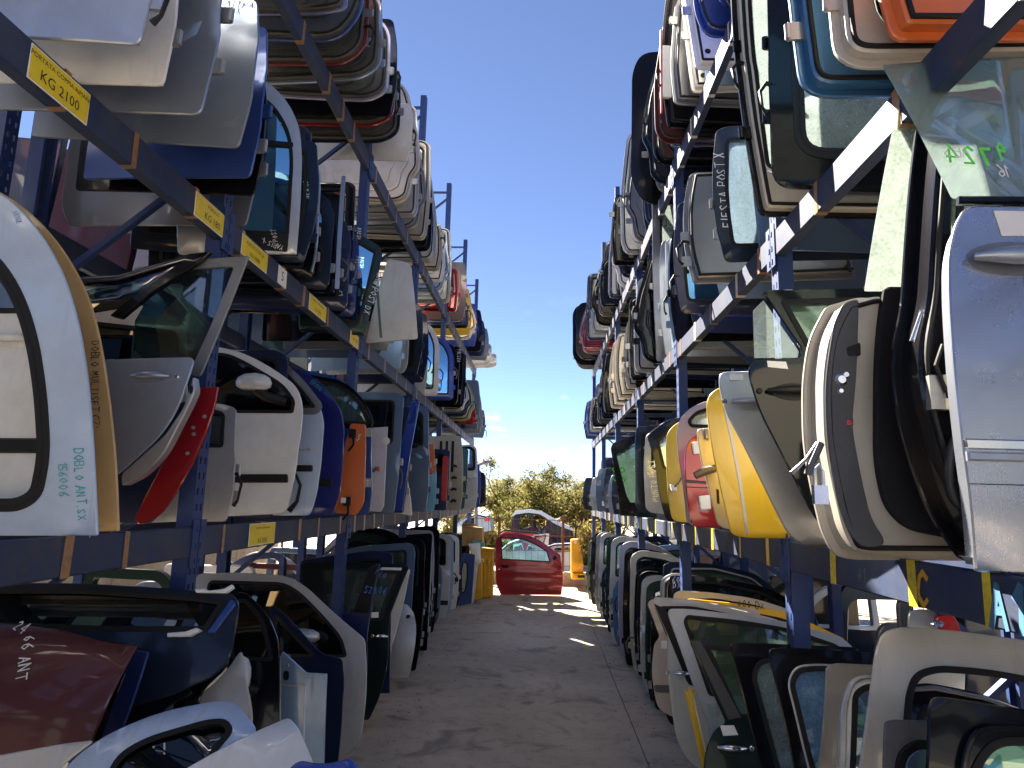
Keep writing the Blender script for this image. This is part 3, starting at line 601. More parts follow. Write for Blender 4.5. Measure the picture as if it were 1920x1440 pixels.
door(M, rounded(tr(M, [(218, 997, .01), (216, 880, .2), (208, 780, .3), (192, 660, .4), (168, 560, .4), (120, 470, .3), (50, 390, .3), (-50, 330, .3), (-350, 320, .1), (-350, 997, .02)])),
 [rounded(tr(M, [(-280, 600, .05), (90, 600, .06), (80, 500, .2), (20, 430, .2), (-280, 420, .05)]))], OCHRE, 'ochre yellow van door behind the pale blue one with black writing', group=GL1, gl=G_BLK, b=0.03, swage=0,
 texts=[("DOBLO MULTISET CZ'", *tr(M, [(172, 640)])[0], 0.03, -83, INK)])
M = T(2.95, u=300, v=985)
def silver_tilt(root, bl):
    panel('window_frame', rounded(tr(M, [(40, 512), (200, 503), (330, 458), (372, 452, .01), (350, 476, .01), (262, 545, .02), (213, 592, .01), (192, 586, .01), (240, 540), (318, 475), (200, 517), (40, 526)])), [], BLACK, 0.0, 0.03, bl, root, 0.004, 0)
    panel('window_glass', rounded(tr(M, [(40, 524), (200, 515), (318, 473), (205, 572), (40, 600)])), [], G_DARK, -0.01, 0.004, bl, root, 0.001, 0)
    panel('shut_face', rounded(tr(M, [(352, 700, .02), (357, 730, .02), (345, 760, .02), (300, 850, .05), (262, 890, .05), (218, 912, .02), (218, 888, .02), (300, 815, .03), (335, 762, .02)])), [], SILVER, -0.03, 0.05, bl, root, 0.006, 0)
    c = tr(M, [(325, 762)])[0]; panel('bolt_hole', oval(c[0], c[1], 0.008, 0.010), [], PLAST, -0.026, 0.003, bl, root, 0.0004, 0)
    c = tr(M, [(350, 728)])[0]; panel('lock_opening', oval(c[0], c[1], 0.008, 0.02), [], PLAST, -0.026, 0.003, bl, root, 0.0004, 0)
hh = tr(M, [(316, 705)])[0]
door(M, rounded(tr(M, [(205, 672, .02), (352, 667, .02), (358, 676, .02), (352, 700, .05), (334, 762, .1), (300, 818, .1), (218, 892, .05), (60, 960, .05), (60, 672, .05)])), [], SILVBLUE, 'tilted silver blue car door with bare shut face and lock handle', group=GL1, handle=(hh[0], hh[1], 0.17, SILVBLUE), extra=silver_tilt, b=0.03, swage=0)
M = T(3.10, u=360, v=700)
def grey_pillar(root, bl):
    panel('window_glass', rounded(tr(M, [(300, 512), (440, 498), (375, 660), (355, 702), (240, 700), (250, 600)])), [], glass((0.30, 0.46, 0.45), 0.06), -0.012, 0.004, bl, root, 0.001, 0)
door(M, rounded(tr(M, [(250, 502), (340, 488), (467, 479, .01), (424, 590, .1), (376, 706, .02), (352, 702, .02), (395, 610, .1), (438, 500, .02), (340, 505), (250, 515)])), [], GREY, 'slim grey window pillar of a door leaning before the left post', group=GL1, extra=grey_pillar, b=0.0, swage=0, depth=0.025, grid=0)
M = T(3.14, u=330, v=970)
def red_bolts(root, bl):
    for k, (u, v) in enumerate(((384, 781), (363, 802), (364, 814), (352, 850))):
        c = tr(M, [(u, v)])[0]; panel('bolt', oval(c[0], c[1], 0.009, 0.009, 10), [], STEEL, 0.008, 0.008, bl, root, 0.002, 0)
    panel('white_label', tr(M, [(268, 942), (325, 836), (339, 842), (284, 952)]), [], LABEL, -0.03, 0.002, bl, root, 0.0004, 0)
door(M, rounded(tr(M, [(372, 727, .02), (409, 724, .01), (403, 760, .03), (375, 845, .1), (330, 925, .1), (300, 968, .05), (262, 985, .02), (250, 975, .02), (285, 905, .1), (325, 830, .1), (350, 780, .05)])), [], RED, 'bent red door edge leaning between silver door and left post', group=GL1, b=0.0, swage=0, depth=0.05, extra=red_bolts, grid=0.06)
M = T(3.22, u=300, v=985)
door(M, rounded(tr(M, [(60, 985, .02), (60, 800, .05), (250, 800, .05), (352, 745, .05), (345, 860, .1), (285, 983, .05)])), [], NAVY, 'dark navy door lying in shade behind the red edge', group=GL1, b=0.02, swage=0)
M = T(3.42, u=350, v=975)
door(M, rounded(tr(M, [(120, 985, .02), (120, 600, .05), (230, 560, .1), (345, 600, .1), (352, 800, .1), (350, 978, .02)])), [rounded(tr(M, [(140, 680, .05), (150, 600, .05), (330, 620, .05), (335, 690, .05)]))], WHITE, 'off-white door panel in the shade left of the blue post', group=GL1, gl=G_BLK)
# white front door with mirror
M = T(4.30, u=540, v=968)
def kango(root, bl):
    c = tr(M, [(488, 722)])[0]; mb = MB()
    S = Matrix.Translation((c[0], 0.10, c[1])) @ Matrix.Diagonal((0.115, 0.075, 0.062, 1))
    mb.lathe([(0.02, -0.75), (0.7, -0.72), (0.95, -0.45), (1.0, 0), (0.9, 0.45), (0.6, 0.8), (0.02, 1.0)], 16, S); mr = mb.build('mirror', WHITE, root, 60)
    c2 = tr(M, [(520, 748)])[0]; mb = MB(); mb.tube([(c[0]-0.02, 0.07, c[1]-0.03), ((c[0]+c2[0])/2, 0.05, c2[1]+0.01), (c2[0]-0.06, 0.0, c2[1]-0.02)], [0.05, 0.035, 0.03], 8); mb.build('mirror_arm', PLAST, root, 50)
    c = tr(M, [(575, 842)])[0]; mb = MB(); mb.tube([(c[0]+0.07, -0.03, c[1]-0.003), (c[0]-0.0, -0.03, c[1]+0.0)], 0.005, 6); mb.lathe([(0.012, -0.006), (0.012, 0.006)], 10, Matrix.Translation((c[0], -0.03, c[1])) @ Matrix.Rotation(pi/2, 4, 'X')); mb.build('check_strap', STEEL, root)
WB = tr(M, [(330, 889), (539, 889), (539, 905), (330, 905)])
door(M, rounded(tr(M, [(60, 969, .03), (405, 969, .05), (534, 963, .06), (553, 887, .15), (562, 825, .15), (569, 765, .1), (556, 724, .1), (517, 695, .15), (475, 670, .2), (430, 652, .2), (330, 640, .2), (90, 640, .1)])),
 [rounded(tr(M, [(110, 772, .02), (549, 774, .015), (553, 752, .03), (530, 720, .08), (495, 699, .1), (455, 676, .15), (425, 662, .1), (330, 656, .1), (110, 656, .05)]))], WHITE, 'white front door with white mirror and black rubbing strip on the left shelf', group=GL1, gl=G_BLK, extra=kango, trim=[rounded([(*p, 0.012) for p in WB], 3)], b=0.06, grid=0.07)
kw = dict(group=GL1)
M = T(4.62, u=592, v=965)
PS = tr(M, [(480, 872), (586, 872), (586, 884), (480, 884)])
def hose(root, bl):
    c = tr(M, [(556, 887), (566, 910), (560, 940), (545, 958)]); mb = MB(); mb.tube([(p[0], 0.03, p[1]) for p in c], [0.010, 0.011, 0.012, 0.02], 8); mb.build('cable_sleeve', RUBBER, root, 50)
door(M, rounded(tr(M, [(300, 965, .03), (578, 967, .03), (592, 930, .1), (604, 850, .15), (607, 790, .1), (600, 762, .05), (570, 722, .1), (520, 672, .1), (470, 655, .1), (300, 650, .1)])), [rounded(tr(M, [(320, 762, .02), (592, 764, .02), (560, 722, .1), (510, 676, .1), (320, 668, .05)]))], PALEBLUE, 'pale silver door just right of the white mirror door', gl=G_BLK, trim=[rounded([(*p, 0.01) for p in PS], 3)], extra=hose, fm=GREY, fw=0.05, **kw)
M = T(5.0, u=625, v=965)
PS = tr(M, [(560, 897), (622, 897), (622, 912), (560, 914)])
door(M, rounded(tr(M, [(400, 966, .03), (618, 968, .03), (636, 930, .1), (644, 850, .15), (645, 800, .1), (638, 765, .1), (600, 715, .15), (560, 690, .1), (400, 670, .1)])), [rounded(tr(M, [(420, 770, .02), (600, 772, .03), (580, 722, .08), (540, 700, .1), (420, 690, .05)]))], paint((0.008, 0.014, 0.16), 0.3, 0.3), 'deep navy blue door with chalk marks right of the silver door', gl=G_BLK, trim=[rounded([(*p, 0.01) for p in PS], 3)], texts=[('BRAVO', *tr(M, [(580, 718)])[0], 0.03, -35, TEAL)], **kw)
M = T(5.35, u=665, v=966)
def orange_bits(root, bl):
    for u, v in ((662, 813), (652, 940)):
        c = tr(M, [(u, v)])[0]; mb = MB(); mb.box(c[0]-0.025, c[0]+0.025, 0, 0.03, c[1]-0.035, c[1]+0.035); mb.tube([(c[0]-0.01, 0.02, c[1]-0.03), (c[0]-0.02, 0.04, c[1]-0.09), (c[0]+0.02, 0.03, c[1]-0.14)], 0.010, 6); mb.build('bracket', PLAST, root)
    c = tr(M, [(646, 938)])[0]; mb = MB(); mb.box(c[0]-0.02, c[0]+0.02, 0.0, 0.035, c[1]-0.02, c[1]+0.02); mb.build('connector', LABEL, root)
    for u, v in ((690, 810), (688, 905)):
        c = tr(M, [(u, v)])[0]; mb = MB(); mb.box(c[0]-0.025, c[0]+0.025, -0.03, -0.02, c[1]-0.035, c[1]+0.035); mb.build('hinge_plate', STEEL, root); 
        for dz in (-0.015, 0.015): panel('bolt', oval(c[0], c[1]+dz, 0.007, 0.007, 8), [], LABEL, -0.016, 0.003, bl, root, 0.0005, 0)
door(M, rounded(tr(M, [(625, 962, .03), (668, 966, .03), (682, 945, .05), (686, 870, .2), (685, 795, .02), (657, 793, .02), (640, 860, .2)])), [], ORANGE, 'narrow orange door edge with black brackets on the left shelf', texts=[('3', *tr(M, [(668, 825)])[0], 0.055, -10, CHALK)], extra=orange_bits, depth=0.05, b=0.03, **kw)
M = T(5.5, u=690, v=968)
door(M, rounded(tr(M, [(560, 966, .03), (690, 966, .03), (697, 930, .1), (696, 800, .2), (690, 762, .1), (668, 735, .1), (630, 705, .1), (560, 690, .05)])), [rounded(tr(M, [(575, 790, .02), (692, 795, .02), (676, 755, .1), (640, 722, .1), (575, 710, .03)]))], paint((0.01, 0.06, 0.24), 0.2, 0.3), 'mid blue door with black window arch behind the orange edge', gl=G_GREEN, fm=BLACK, fw=0.04, **kw)
M = T(6.2, u=715, v=962, lean=4)
def lav_bits(root, bl):
    c = tr(M, [(703, 884)])[0]; mb = MB(); mb.tube([(c[0]+0.05, 0.02, c[1]+0.04), (c[0], 0.05, c[1]), (c[0]-0.03, 0.05, c[1]+0.03)], 0.016, 6); mb.build('wiring', GREYPL, root)
    mb = MB(); mb.box(c[0]-0.05, c[0]-0.02, 0.02, 0.05, c[1]+0.0, c[1]+0.04); mb.build('red_connector', ORANGE, root)
    c = tr(M, [(724, 827)])[0]; mb = MB(); mb.lathe([(0.035, 0), (0.035, 0.012), (0.015, 0.014)], 14, Matrix.Translation((c[0], -0.004, c[1])) @ Matrix.Rotation(-pi/2, 4, 'X')); mb.build('hinge_eye', WHITE, root)
door(M, rounded(tr(M, [(688, 958, .02), (714, 960, .02), (720, 948, .01), (722, 900, .05), (727, 800, .01), (697, 802, .02), (692, 880, .1)])), [], paint((0.56, 0.54, 0.60), 0.0, 0.45), 'pale lavender hinge panel with loose wiring on the left shelf', extra=lav_bits, depth=0.04, b=0.0, swage=0, **kw)
D('L', Z1, 742, 958, 735, 'F', STEELBLUE, 'blue grey door with dark window behind the lavender panel', Y=6.5, lean=3, ut=748, **kw)
M = T(6.75, u=770, v=960)
door(M, rounded(tr(M, [(740, 958, .02), (755, 958), (764, 880, .3), (787, 752, .01), (772, 752, .02), (752, 830, .2), (742, 870, .1)])), [], paint((0.012, 0.05, 0.36), 0.3, 0.3), 'bright blue door pillar leaning out of the left shelf', b=0, swage=0, depth=0.05, **kw)
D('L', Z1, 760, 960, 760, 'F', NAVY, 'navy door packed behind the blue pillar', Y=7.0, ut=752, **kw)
M = T(7.1, u=772, v=965)
door(M, rounded(tr(M, [(736, 961, .02), (773, 967, .02), (768, 920, .2), (757, 865, .2), (745, 833, .05), (738, 838, .05), (736, 880, .1), (738, 940, .05)])), [rounded(tr(M, [(739, 900, .02), (745, 900, .03), (747, 945, .02), (740, 946, .02)]))], WHITE, 'white curved rear door corner standing on the left shelf', gl=None, seal=False, depth=0.05, b=0.02, swage=0, **kw)
D('L', Z1, 800, 960, 757, 'B', STEELBLUE, 'blue grey door with lock slot beside the white corner', Y=8.1, w=1.0, ut=816, lean=3, texts=[('XK', 795, 768, 0.05, 0, BLUEINK)], handle=(0.12, 0.78, 0.14, PLAST), swage=0.02, b=0.08, **kw)
D('L', Z1, 812, 900, 832, 'P', ORANGE, 'thin orange panel corner beside the blue grey door', Y=8.4, w=0.5, dz=0.45, **kw)
D('L', Z1, 815, 962, 868, 'P', paint((0.16, 0.42, 0.62), 0, 0.35), 'light blue panel with dark edge at the shelf front', Y=8.5, w=0.5, **kw)
D('L', Z1, 838, 960, 842, 'F', NAVY, 'navy tailgate half with a tall red lamp', Y=9.2, w=0.9, extra=lambda r, bl: panel('tail_lamp', rect(0.01, 0.09, 0.12, 0.72, 0.03), [], REDPL, 0.03, 0.05, bl, r, 0.01, 0), **kw)
def beige_slots(r, bl):
    for k in range(3): panel('slot', rect(0.14+0.09*k, 0.18+0.09*k, 0.55, 1.02, 0.015), [], PLAST, 0.003, 0.003, bl, r, 0.001, 0)
    for k in range(4): mb = MB(); z = 0.12+0.17*k; mb.tube([(0.16, 0.0, z), (0.12, 0.05, z+0.02), (0.08, 0.05, z)], 0.018, 6); mb.build('clip', PLAST, r)
D('L', Z1, 866, 962, 817, 'P', CHAMP, 'beige inner panel with slots and black clips on the left shelf', Y=10.2, w=0.8, extra=beige_slots, **kw)
D('L', Z1, 872, 958, 840, 'F', paint((0.03, 0.10, 0.12), 0.3, 0.35), 'thin dark teal door edge near the rack end', Y=10.9, **kw)
D('L', Z1, 893, 957, 833, 'B', SILVER, 'silver door with upright window near the left rack end', Y=12.6, w=1.0, ut=896, gl=G_CLEAR, fm=BLACK, handle=(0.1, 0.55, 0.16, SILVER), **kw)
D('L', Z1, 900, 955, 870, 'P', BLUE, 'bright blue door edge near the left rack end', Y=13.6, w=0.9, **kw)
D('L', Z1, 911, 952, 884, 'V', BLACK, 'last black door on the left first shelf', Y=15.2, w=1.0, **kw)
for k, (Y, pm, tt) in enumerate(((3.75, SILVER, 'B'), (7.7, GREY, 'A'), (9.7, STEELBLUE, 'V'), (11.8, WHITE, 'B'), (14.4, GREY, 'R'))):
    D('L', Z1, 1015-1280*1.72/Y, 960, 700+Y*14, tt, pm, ['silver door set back behind the left post', 'grey door set back behind the white corner', 'blue grey door set back behind the red lamp', 'white door set back behind the teal edge', 'grey door set back near the left rack end'][k], Y=Y, **kw)

# ------------------------------------------------------------------ left rack, second shelf
TPL['U'] = ([(.0,.0,.10),(-.01,.4,.3),(0,.97,.05),(.05,1,.04),(.97,1,.04),(1,.96,.03),(1,0,.05)], [[(.13,.10,.10),(.12,.62,.1),(.92,.62,.05),(.93,.10,.06)]])
TPL['W'] = ([(.03,0,.05),(0,.06,.05),(.0,.72,.3),(.10,.93,.2),(.25,1,.15),(.95,1,.06),(1,.95,.05),(1,0,.03)], [[(.07,.09,.04),(.065,.70,.3),(.16,.89,.15),(.29,.945,.1),(.92,.945,.05),(.93,.09,.04)]])
TPL['G'] = ([(.03,0,.05),(-.02,.3,.3),(-.02,.6,.3),(.03,.97,.1),(.10,1,.08),(.95,1,.06),(1,.95,.05),(1,0,.03)], [[(.07,.10,.05),(.045,.45,.3),(.08,.90,.06),(.92,.92,.05),(.93,.10,.04)]])
GL2 = 'doors and panels on the second shelf of the left rack'; kw = dict(group=GL2)
D('L', Z2, 266, 72, -320, 'P', paint((0.42, 0.47, 0.55), 0.6, 0.3), 'silver blue bonnet panel at the top left corner of the picture', w=0.75, b=0.06, swage=0, cat='bonnet', name='bonnet', yaw=4, **kw)
D('L', Z2, 305, 148, -260, 'B', WHITE, 'white door hanging behind the silver blue panel top left', w=0.85, b=0.07, yaw=2, **kw)
D('L', Z2, 385, 208, -220, 'P', paint((0.28, 0.32, 0.38), 0.65, 0.36), 'grey metallic door with bright front strip on the upper left shelf', w=0.95, b=0.05, swage=0.03, **kw)
D('L', Z2, 455, 272, -12, 'P', paint((0.20, 0.23, 0.28), 0.6, 0.36), 'dark grey door with round upper corner and blue scribble', w=0.9, b=0.05, ut=490, yaw=3, texts=[('ASTRA', 418, 6, 0.035, 0, BLUEINK), ('BX', 428, 20, 0.035, 0, BLUEINK)], **kw)
D('L', Z2, 474, 328, 40, 'P', paint((0.03, 0.07, 0.26), 0.4, 0.35), 'mid blue door edge behind the dark grey one', w=0.85, **kw)
D('L', Z2, 483, 362, 120, 'P', BLACK, 'black door bottom hanging just before the left post', w=0.9, **kw)
M = frame(atZ(548, 472, Z2), 0, 14)
def yaris(root, bl):
    panel('division_bar', tr(M, [(470, 262), (550, 268), (550, 275), (470, 270)]), [], RUBBER, 0.008, 0.02, bl, root, 0.002, 0)
    panel('lower_sash', rounded(tr(M, [(420, 432), (541, 441), (538, 470, .01), (420, 462)])), [], PLAST, 0.006, 0.006, bl, root, 0.002, 0)
door(M, rounded(tr(M, [(555, 474, .01), (562, 400, .1), (567, 300, .2), (562, 235, .2), (535, 180, .2), (485, 136, .15), (420, 110, .1), (330, 105, .05), (330, 474, .03)])), [rounded(tr(M, [(385, 432, .02), (540, 440, .01), (550, 300, .1), (543, 245, .2), (510, 190, .2), (455, 160, .1), (385, 155, .03)]))], SILVER, 'silver rear door with big blue window and white chalk writing on upper left shelf', gl=G_BLUE, fm=None, extra=yaris, b=0.05,
 texts=[('YARIS', *tr(M, [(532, 460)])[0], 0.028, 165, CHALK, 0.008), ('POST', *tr(M, [(520, 452)])[0], 0.026, 100, CHALK, 0.008), ('X', *tr(M, [(494, 455)])[0], 0.03, 20, CHALK, 0.008), ('ROTTO', *tr(M, [(524, 232)])[0], 0.022, -15, CHALK, -0.006)], grid=0.07, **kw)
D('L', Z2, 577, 490, 255, 'G', DKBLUE, 'dark door with chalk writing right of the silver rear door', ut=585, b=0.06, texts=[('NEW C3', 580, 372, 0.03, 100, CHALK)], gl=G_DARK, yaw=11, **kw)
D('L', Z2, 588, 522, 310, 'W', BLACK, 'black rear door with bright chrome arc on the upper left shelf', ut=600, b=0.06, gl=G_DARK, extra=lambda r, bl: (lambda mb: (mb.tube([(-0.012+0.03*(t*2-1)**4, 0.012+bl(0, 0.05+t*0.78), 0.05+t*0.78) for t in [i/12 for i in range(13)]], 0.010, 6), mb.build('chrome_arc', SILVBLUE, r, 60)))(MB()), yaw=11, **kw)
D('L', Z2, 616, 540, 345, 'W', DKBLUE, 'dark blue rear door with black window surround', ut=630, b=0.06, gl=G_BLUE, yaw=11, **kw)
D('L', Z2, 632, 548, 360, 'F', BLACK, 'black door with straight silver edge strip', ut=641, b=0.04, gl=G_DARK, extra=lambda r, bl: panel('edge_strip', rect(-0.012, 0.02, 0.03, 0.95), [], SILVBLUE, 0.006, 0.006, bl, r, 0.002, 0), yaw=11, **kw)
D('L', Z2, 650, 580, 385, 'W', NAVY, 'navy rear door with chalk C1 and arched window', ut=656, b=0.07, gl=G_BLUE, texts=[('C1', 632, 545, 0.035, -75, CHALK), ('BX', 652, 422, 0.03, -80, CHALK)], yaw=11, **kw)
D('L', Z2, 664, 592, 405, 'W', paint((0.01, 0.02, 0.12), 0.3, 0.3), 'deep blue rear door with chalk letters along its edge', ut=672, b=0.07, gl=G_BLUE, texts=[('PASSO', 669, 425, 0.03, -85, CHALK), ('POST', 668, 480, 0.03, -92, CHALK)], yaw=11, **kw)
M = frame(atZ(682, 615, Z2), 0, 12)
door(M, rounded(tr(M, [(684, 628, .01), (700, 560, .1), (717, 478, .02), (712, 462, .02), (665, 432, .05), (600, 400, .05), (560, 395, .03), (560, 620, .02)])), [rounded(tr(M, [(575, 590, .02), (672, 606, .01), (690, 540, .05), (705, 472, .01), (660, 445, .03), (600, 418, .03), (575, 415, .02)]))], DKGREEN, 'dark green door with slanted blue window and chalk lettering on its slanted edge', gl=G_BLUE, b=0.03, texts=[('BMW POST DX', *tr(M, [(708, 512)])[0], 0.05, -105, CHALK)], **kw)
M = frame(atZ(770, 636, Z2), 0, 0)
def bonnet_line(root, bl): panel('crease', tr(M, [(703, 500), (707, 500), (716, 632), (711, 632)]), [], GREYPL, 0.002, 0.002, bl, root, 0.0005, 0)
door(M, rounded(tr(M, [(683, 642, .02), (782, 634, .03), (778, 560, .2), (768, 492, .05), (750, 485, .1), (724, 481, .03), (705, 560, .2)])), [], paint((0.60, 0.58, 0.57), 0.2, 0.4), 'pale grey bonnet standing out over the upper left beam', name='bonnet', cat='bonnet', b=0.08, swage=0, depth=0.04, grid=0.07, extra=bonnet_line, **kw)
for k, (u, v, vt, pm, t, lab, g_) in enumerate([(730, 655, 560, GREY, 'F', 'grey door bottom poking out below the pale bonnet', G_DARK), (752, 690, 575, SKYBLUE, 'F', 'sky blue door edge behind the pale bonnet', G_BLUE), (785, 704, 568, DKBLUE, 'G', 'dark blue door edge right of the pale bonnet', G_DARK), (797, 716, 585, NAVY, 'G', 'navy door beside the dark edge', G_BLUE)]):
    D('L', Z2, u, v, vt, t, pm, lab, gl=g_, **kw)
D('L', Z2, 822, 742, 602, 'W', WHITE, 'white framed rear door with long window on the upper left shelf', gl=G_BLUE, fm=None, ut=834, b=0.05, yaw=9, **kw)
D('L', Z2, 850, 750, 630, 'W', BLUE, 'bright blue rear door window beyond the white frame', gl=G_BLUE, ut=856, b=0.05, yaw=9, **kw)
D('L', Z2, 857, 758, 640, 'W', BLACK, 'black rear door with chalk letters beyond the blue window', gl=G_BLUE, ut=862, texts=[('FIESTA', 858, 655, 0.05, -90, CHALK)], **kw)
for k, (u, v, vt, pm, t, lab, Y) in enumerate([(868, 775, 662, BLACK, 'U', 'thin black door frame stacked far along the upper left shelf', 10.6), (874, 785, 690, SILVER, 'T', 'silver tailgate far along the upper left shelf', 11.2), (880, 792, 700, NAVY, 'T', 'navy tailgate far along the upper left shelf', 11.8), (886, 802, 705, paint((0.35, 0.36, 0.2), 0.3, 0.4), 'T', 'olive grey tailgate far along the upper left shelf', 12.5), (890, 806, 760, RED, 'P', 'small red panel far along the upper left shelf', 13.1), (897, 815, 712, STEELBLUE, 'P', 'blue grey panel far along the upper left shelf', 13.9), (902, 820, 738, GREY, 'P', 'grey panel near the end of the upper left shelf', 14.8), (908, 825, 768, STEELBLUE, 'P', 'last steel blue panel on the upper left shelf', 15.9)]):
    D('L', Z2, u, v, vt, t, pm, lab, Y=Y, face='inner' if t in 'TU' else 'outer', card=None, **kw)

# ------------------------------------------------------------------ left rack, top shelf
GL3 = 'bonnets and tailgates on the top shelf of the left rack'; kw = dict(group=GL3)
for u, v, vt, pm, t, lab, ex in [(610, -60, -500, GREY, 'H', 'grey bonnet nearest on the top left shelf', {}), (632, -20, -450, CHAMP, 'H', 'beige bonnet second on the top left shelf', {}), (648, 30, -400, paint((0.22, 0.22, 0.36), 0.4, 0.35), 'H', 'pale violet bonnet tip on the top left shelf', {}), (672, 85, -300, paint((0.05, 0.08, 0.20), 0.4, 0.35), 'H', 'dark blue bonnet with round lower corner on the top left shelf', {}), (684, 125, -120, paint((0.16, 0.02, 0.02), 0.1, 0.4), 'H', 'red bonnet corner on the top left shelf', {}),
 (712, 150, -20, SILVBLUE, 'H', 'silver bonnet with round corner on the top left shelf', {}), (725, 195, 40, LAV, 'H', 'lavender bonnet edge on the top left shelf', {}), (738, 215, 30, BLACK, 'P', 'tall black panel edge against the sky top left', {}), (735, 240, 90, RED, 'H', 'second red bonnet lower on the top left shelf', {}), (748, 270, 120, DKBLUE, 'H', 'dark blue bonnet behind the second red one', {})]:
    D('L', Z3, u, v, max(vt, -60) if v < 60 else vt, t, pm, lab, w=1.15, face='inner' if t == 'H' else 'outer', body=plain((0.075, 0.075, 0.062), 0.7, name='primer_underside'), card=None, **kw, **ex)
D('L', Z3, 768, 300, 190, 'P', paint((0.62, 0.58, 0.54), 0.1, 0.45), 'white panel with rounded corner against the sky', w=0.9, ut=780, **kw)
for u, v, vt, pm, t, lab, Y in [(778, 330, 158, CHAMP, 'T', 'golden beige tailgate inner frame on the top left shelf', 7.0), (786, 352, 200, SILVER, 'T', 'silver tailgate inner frame with curved ribs top left', 7.35), (794, 372, 235, GREY, 'T', 'grey tailgate frame in the top left stack', 7.7), (802, 392, 268, CHAMP, 'T', 'second golden tailgate frame in the top left stack', 8.05), (810, 415, 300, BLACK, 'T', 'black tailgate frame in the top left stack', 8.4), (818, 435, 325, SILVER, 'T', 'second silver tailgate frame in the top left stack', 8.8), (826, 455, 345, CHAMP, 'T', 'third golden tailgate frame in the top left stack', 9.2), (832, 470, 375, WHITE, 'T', 'white tailgate frame in the top left stack', 9.7), (838, 500, 410, SKYBLUE, 'T', 'sky blue tailgate frame in the top left stack', 10.2), (845, 525, 430, CHAMP, 'T', 'beige tailgate frame beyond the sky blue one', 10.8), (858, 548, 505, RED, 'T', 'small red tailgate low on the far top left shelf', 11.3), (872, 568, 490, paint((0.20, 0.18, 0.15), 0.5, 0.4), 'P', 'brownish grey panel on the far top left shelf', 11.8), (878, 590, 520, NAVY, 'T', 'navy tailgate on the far top left shelf', 12.4), (884, 610, 540, YELLOW, 'P', 'yellow panel on the far top left shelf', 12.9), (888, 625, 555, WHITE, 'T', 'white tailgate on the far top left shelf', 13.4), (893, 640, 568, BLUE, 'P', 'blue panel on the far top left shelf', 13.9), (903, 655, 580, BLACK, 'P', 'black panel on the far top left shelf', 14.4), (908, 670, 600, NAVY, 'P', 'navy panel on the far top left shelf', 14.9), (914, 685, 615, GREY, 'P', 'grey panel near the end of the top left shelf', 15.4), (922, 695, 640, SILVER, 'H', 'silver bonnet near the end of the top left shelf', 15.9), (930, 718, 660, SILVER, 'H', 'last drooping bonnet on the top left shelf', 16.2)]:
    D('L', Z3, u, v, vt, t, pm, lab, Y=Y, w=1.2, face='inner' if t == 'T' else 'outer', card=None, **kw)

# ------------------------------------------------------------------ left rack, floor
GL0 = 'doors leaning on the floor under the left rack'; kw = dict(group=GL0)
def FL(Y, u=None, lean=14): return frame((atY(u or 960, 1300, Y).x, Y, 0.012), lean)
def G(Y, pts, holes, pm, label, lean=14, **k):
    M = FL(Y, pts[0][0], lean)
    tx = [(a[0], *tr(M, [(a[1], a[2])])[0], *a[3:]) for a in k.pop('texts', ())]
    hd = k.pop('handle_px', None)
    if hd: k['handle'] = (*tr(M, [hd[:2]])[0], *hd[2:])
    bits = k.pop('bits', ())
    def ex(root, bl):
        for nm, pp, mt, y, t in bits: panel(nm, rounded(tr(M, pp)), [], mt, y, t, bl, root, min(0.004, t*0.4), 0)
    k.setdefault('extra', ex if bits else None); k.setdefault('swage', 0)
    return door(M, rounded(tr(M, pts)), [rounded(tr(M, h)) for h in holes], pm, label, texts=tx, **k)
# nearest pile, bottom left
G(1.60, [(-120, 1500, .02), (-120, 1440, .05), (-30, 1420, .1), (110, 1392, .1), (172, 1384, .02), (100, 1446, .05), (60, 1500, .02)], [], CREAM, 'cream panel edge peeping out below the maroon bonnet', lean=30, cat='bonnet', name='bonnet', b=0.02, depth=0, **kw)
G(1.75, [(80, 1520, .03), (110, 1440, .1), (185, 1380, .2), (290, 1326, .2), (395, 1298, .1), (428, 1300, .05), (452, 1330, .1), (482, 1366, .05), (420, 1440, .1), (380, 1520, .03)], [[(185, 1500, .03), (215, 1420, .1), (270, 1385, .1), (385, 1345, .1), (418, 1342, .05), (434, 1366, .05), (395, 1420, .1), (350, 1500, .03)]], PALEBLUE, 'pale blue tailgate with dark curved glass at the bottom left', lean=35, cat='tailgate', name='tailgate', b=0.10, gl=G_BLK, grid=0.06, **kw)
G(1.60, [(335, 1445, .03), (535, 1333, .02), (556, 1358, .05), (592, 1440, .1), (610, 1520, .02), (310, 1520, .02)], [], WHITE, 'white bonnet corner at the bottom left of the picture', lean=38, cat='bonnet', name='bonnet', b=0.06, **kw)
G(1.55, [(540, 1440, .02), (560, 1424, .02), (600, 1432, .03), (655, 1421, .01), (672, 1432, .02), (690, 1500, .02), (520, 1500, .02)], [], BLUE, 'small bright blue panel tip at the bottom edge', lean=30, cat='bonnet', name='bonnet', b=0.01, **kw)
G(2.30, [(-160, 1160, .05), (0, 1165, .1), (110, 1180, .1), (175, 1200, .1), (242, 1208, .01), (205, 1300, .2), (165, 1396, .02), (60, 1440, .05), (-160, 1480, .02)], [], MAROON, 'maroon bonnet with chalk 66 ANT at the lower left', lean=16, cat='bonnet', name='bonnet', b=0.10, texts=[('66 ANT', 30, 1192, 0.042, -72, CHALK), ('24', 2, 1176, 0.04, -20, CHALK)], **kw)
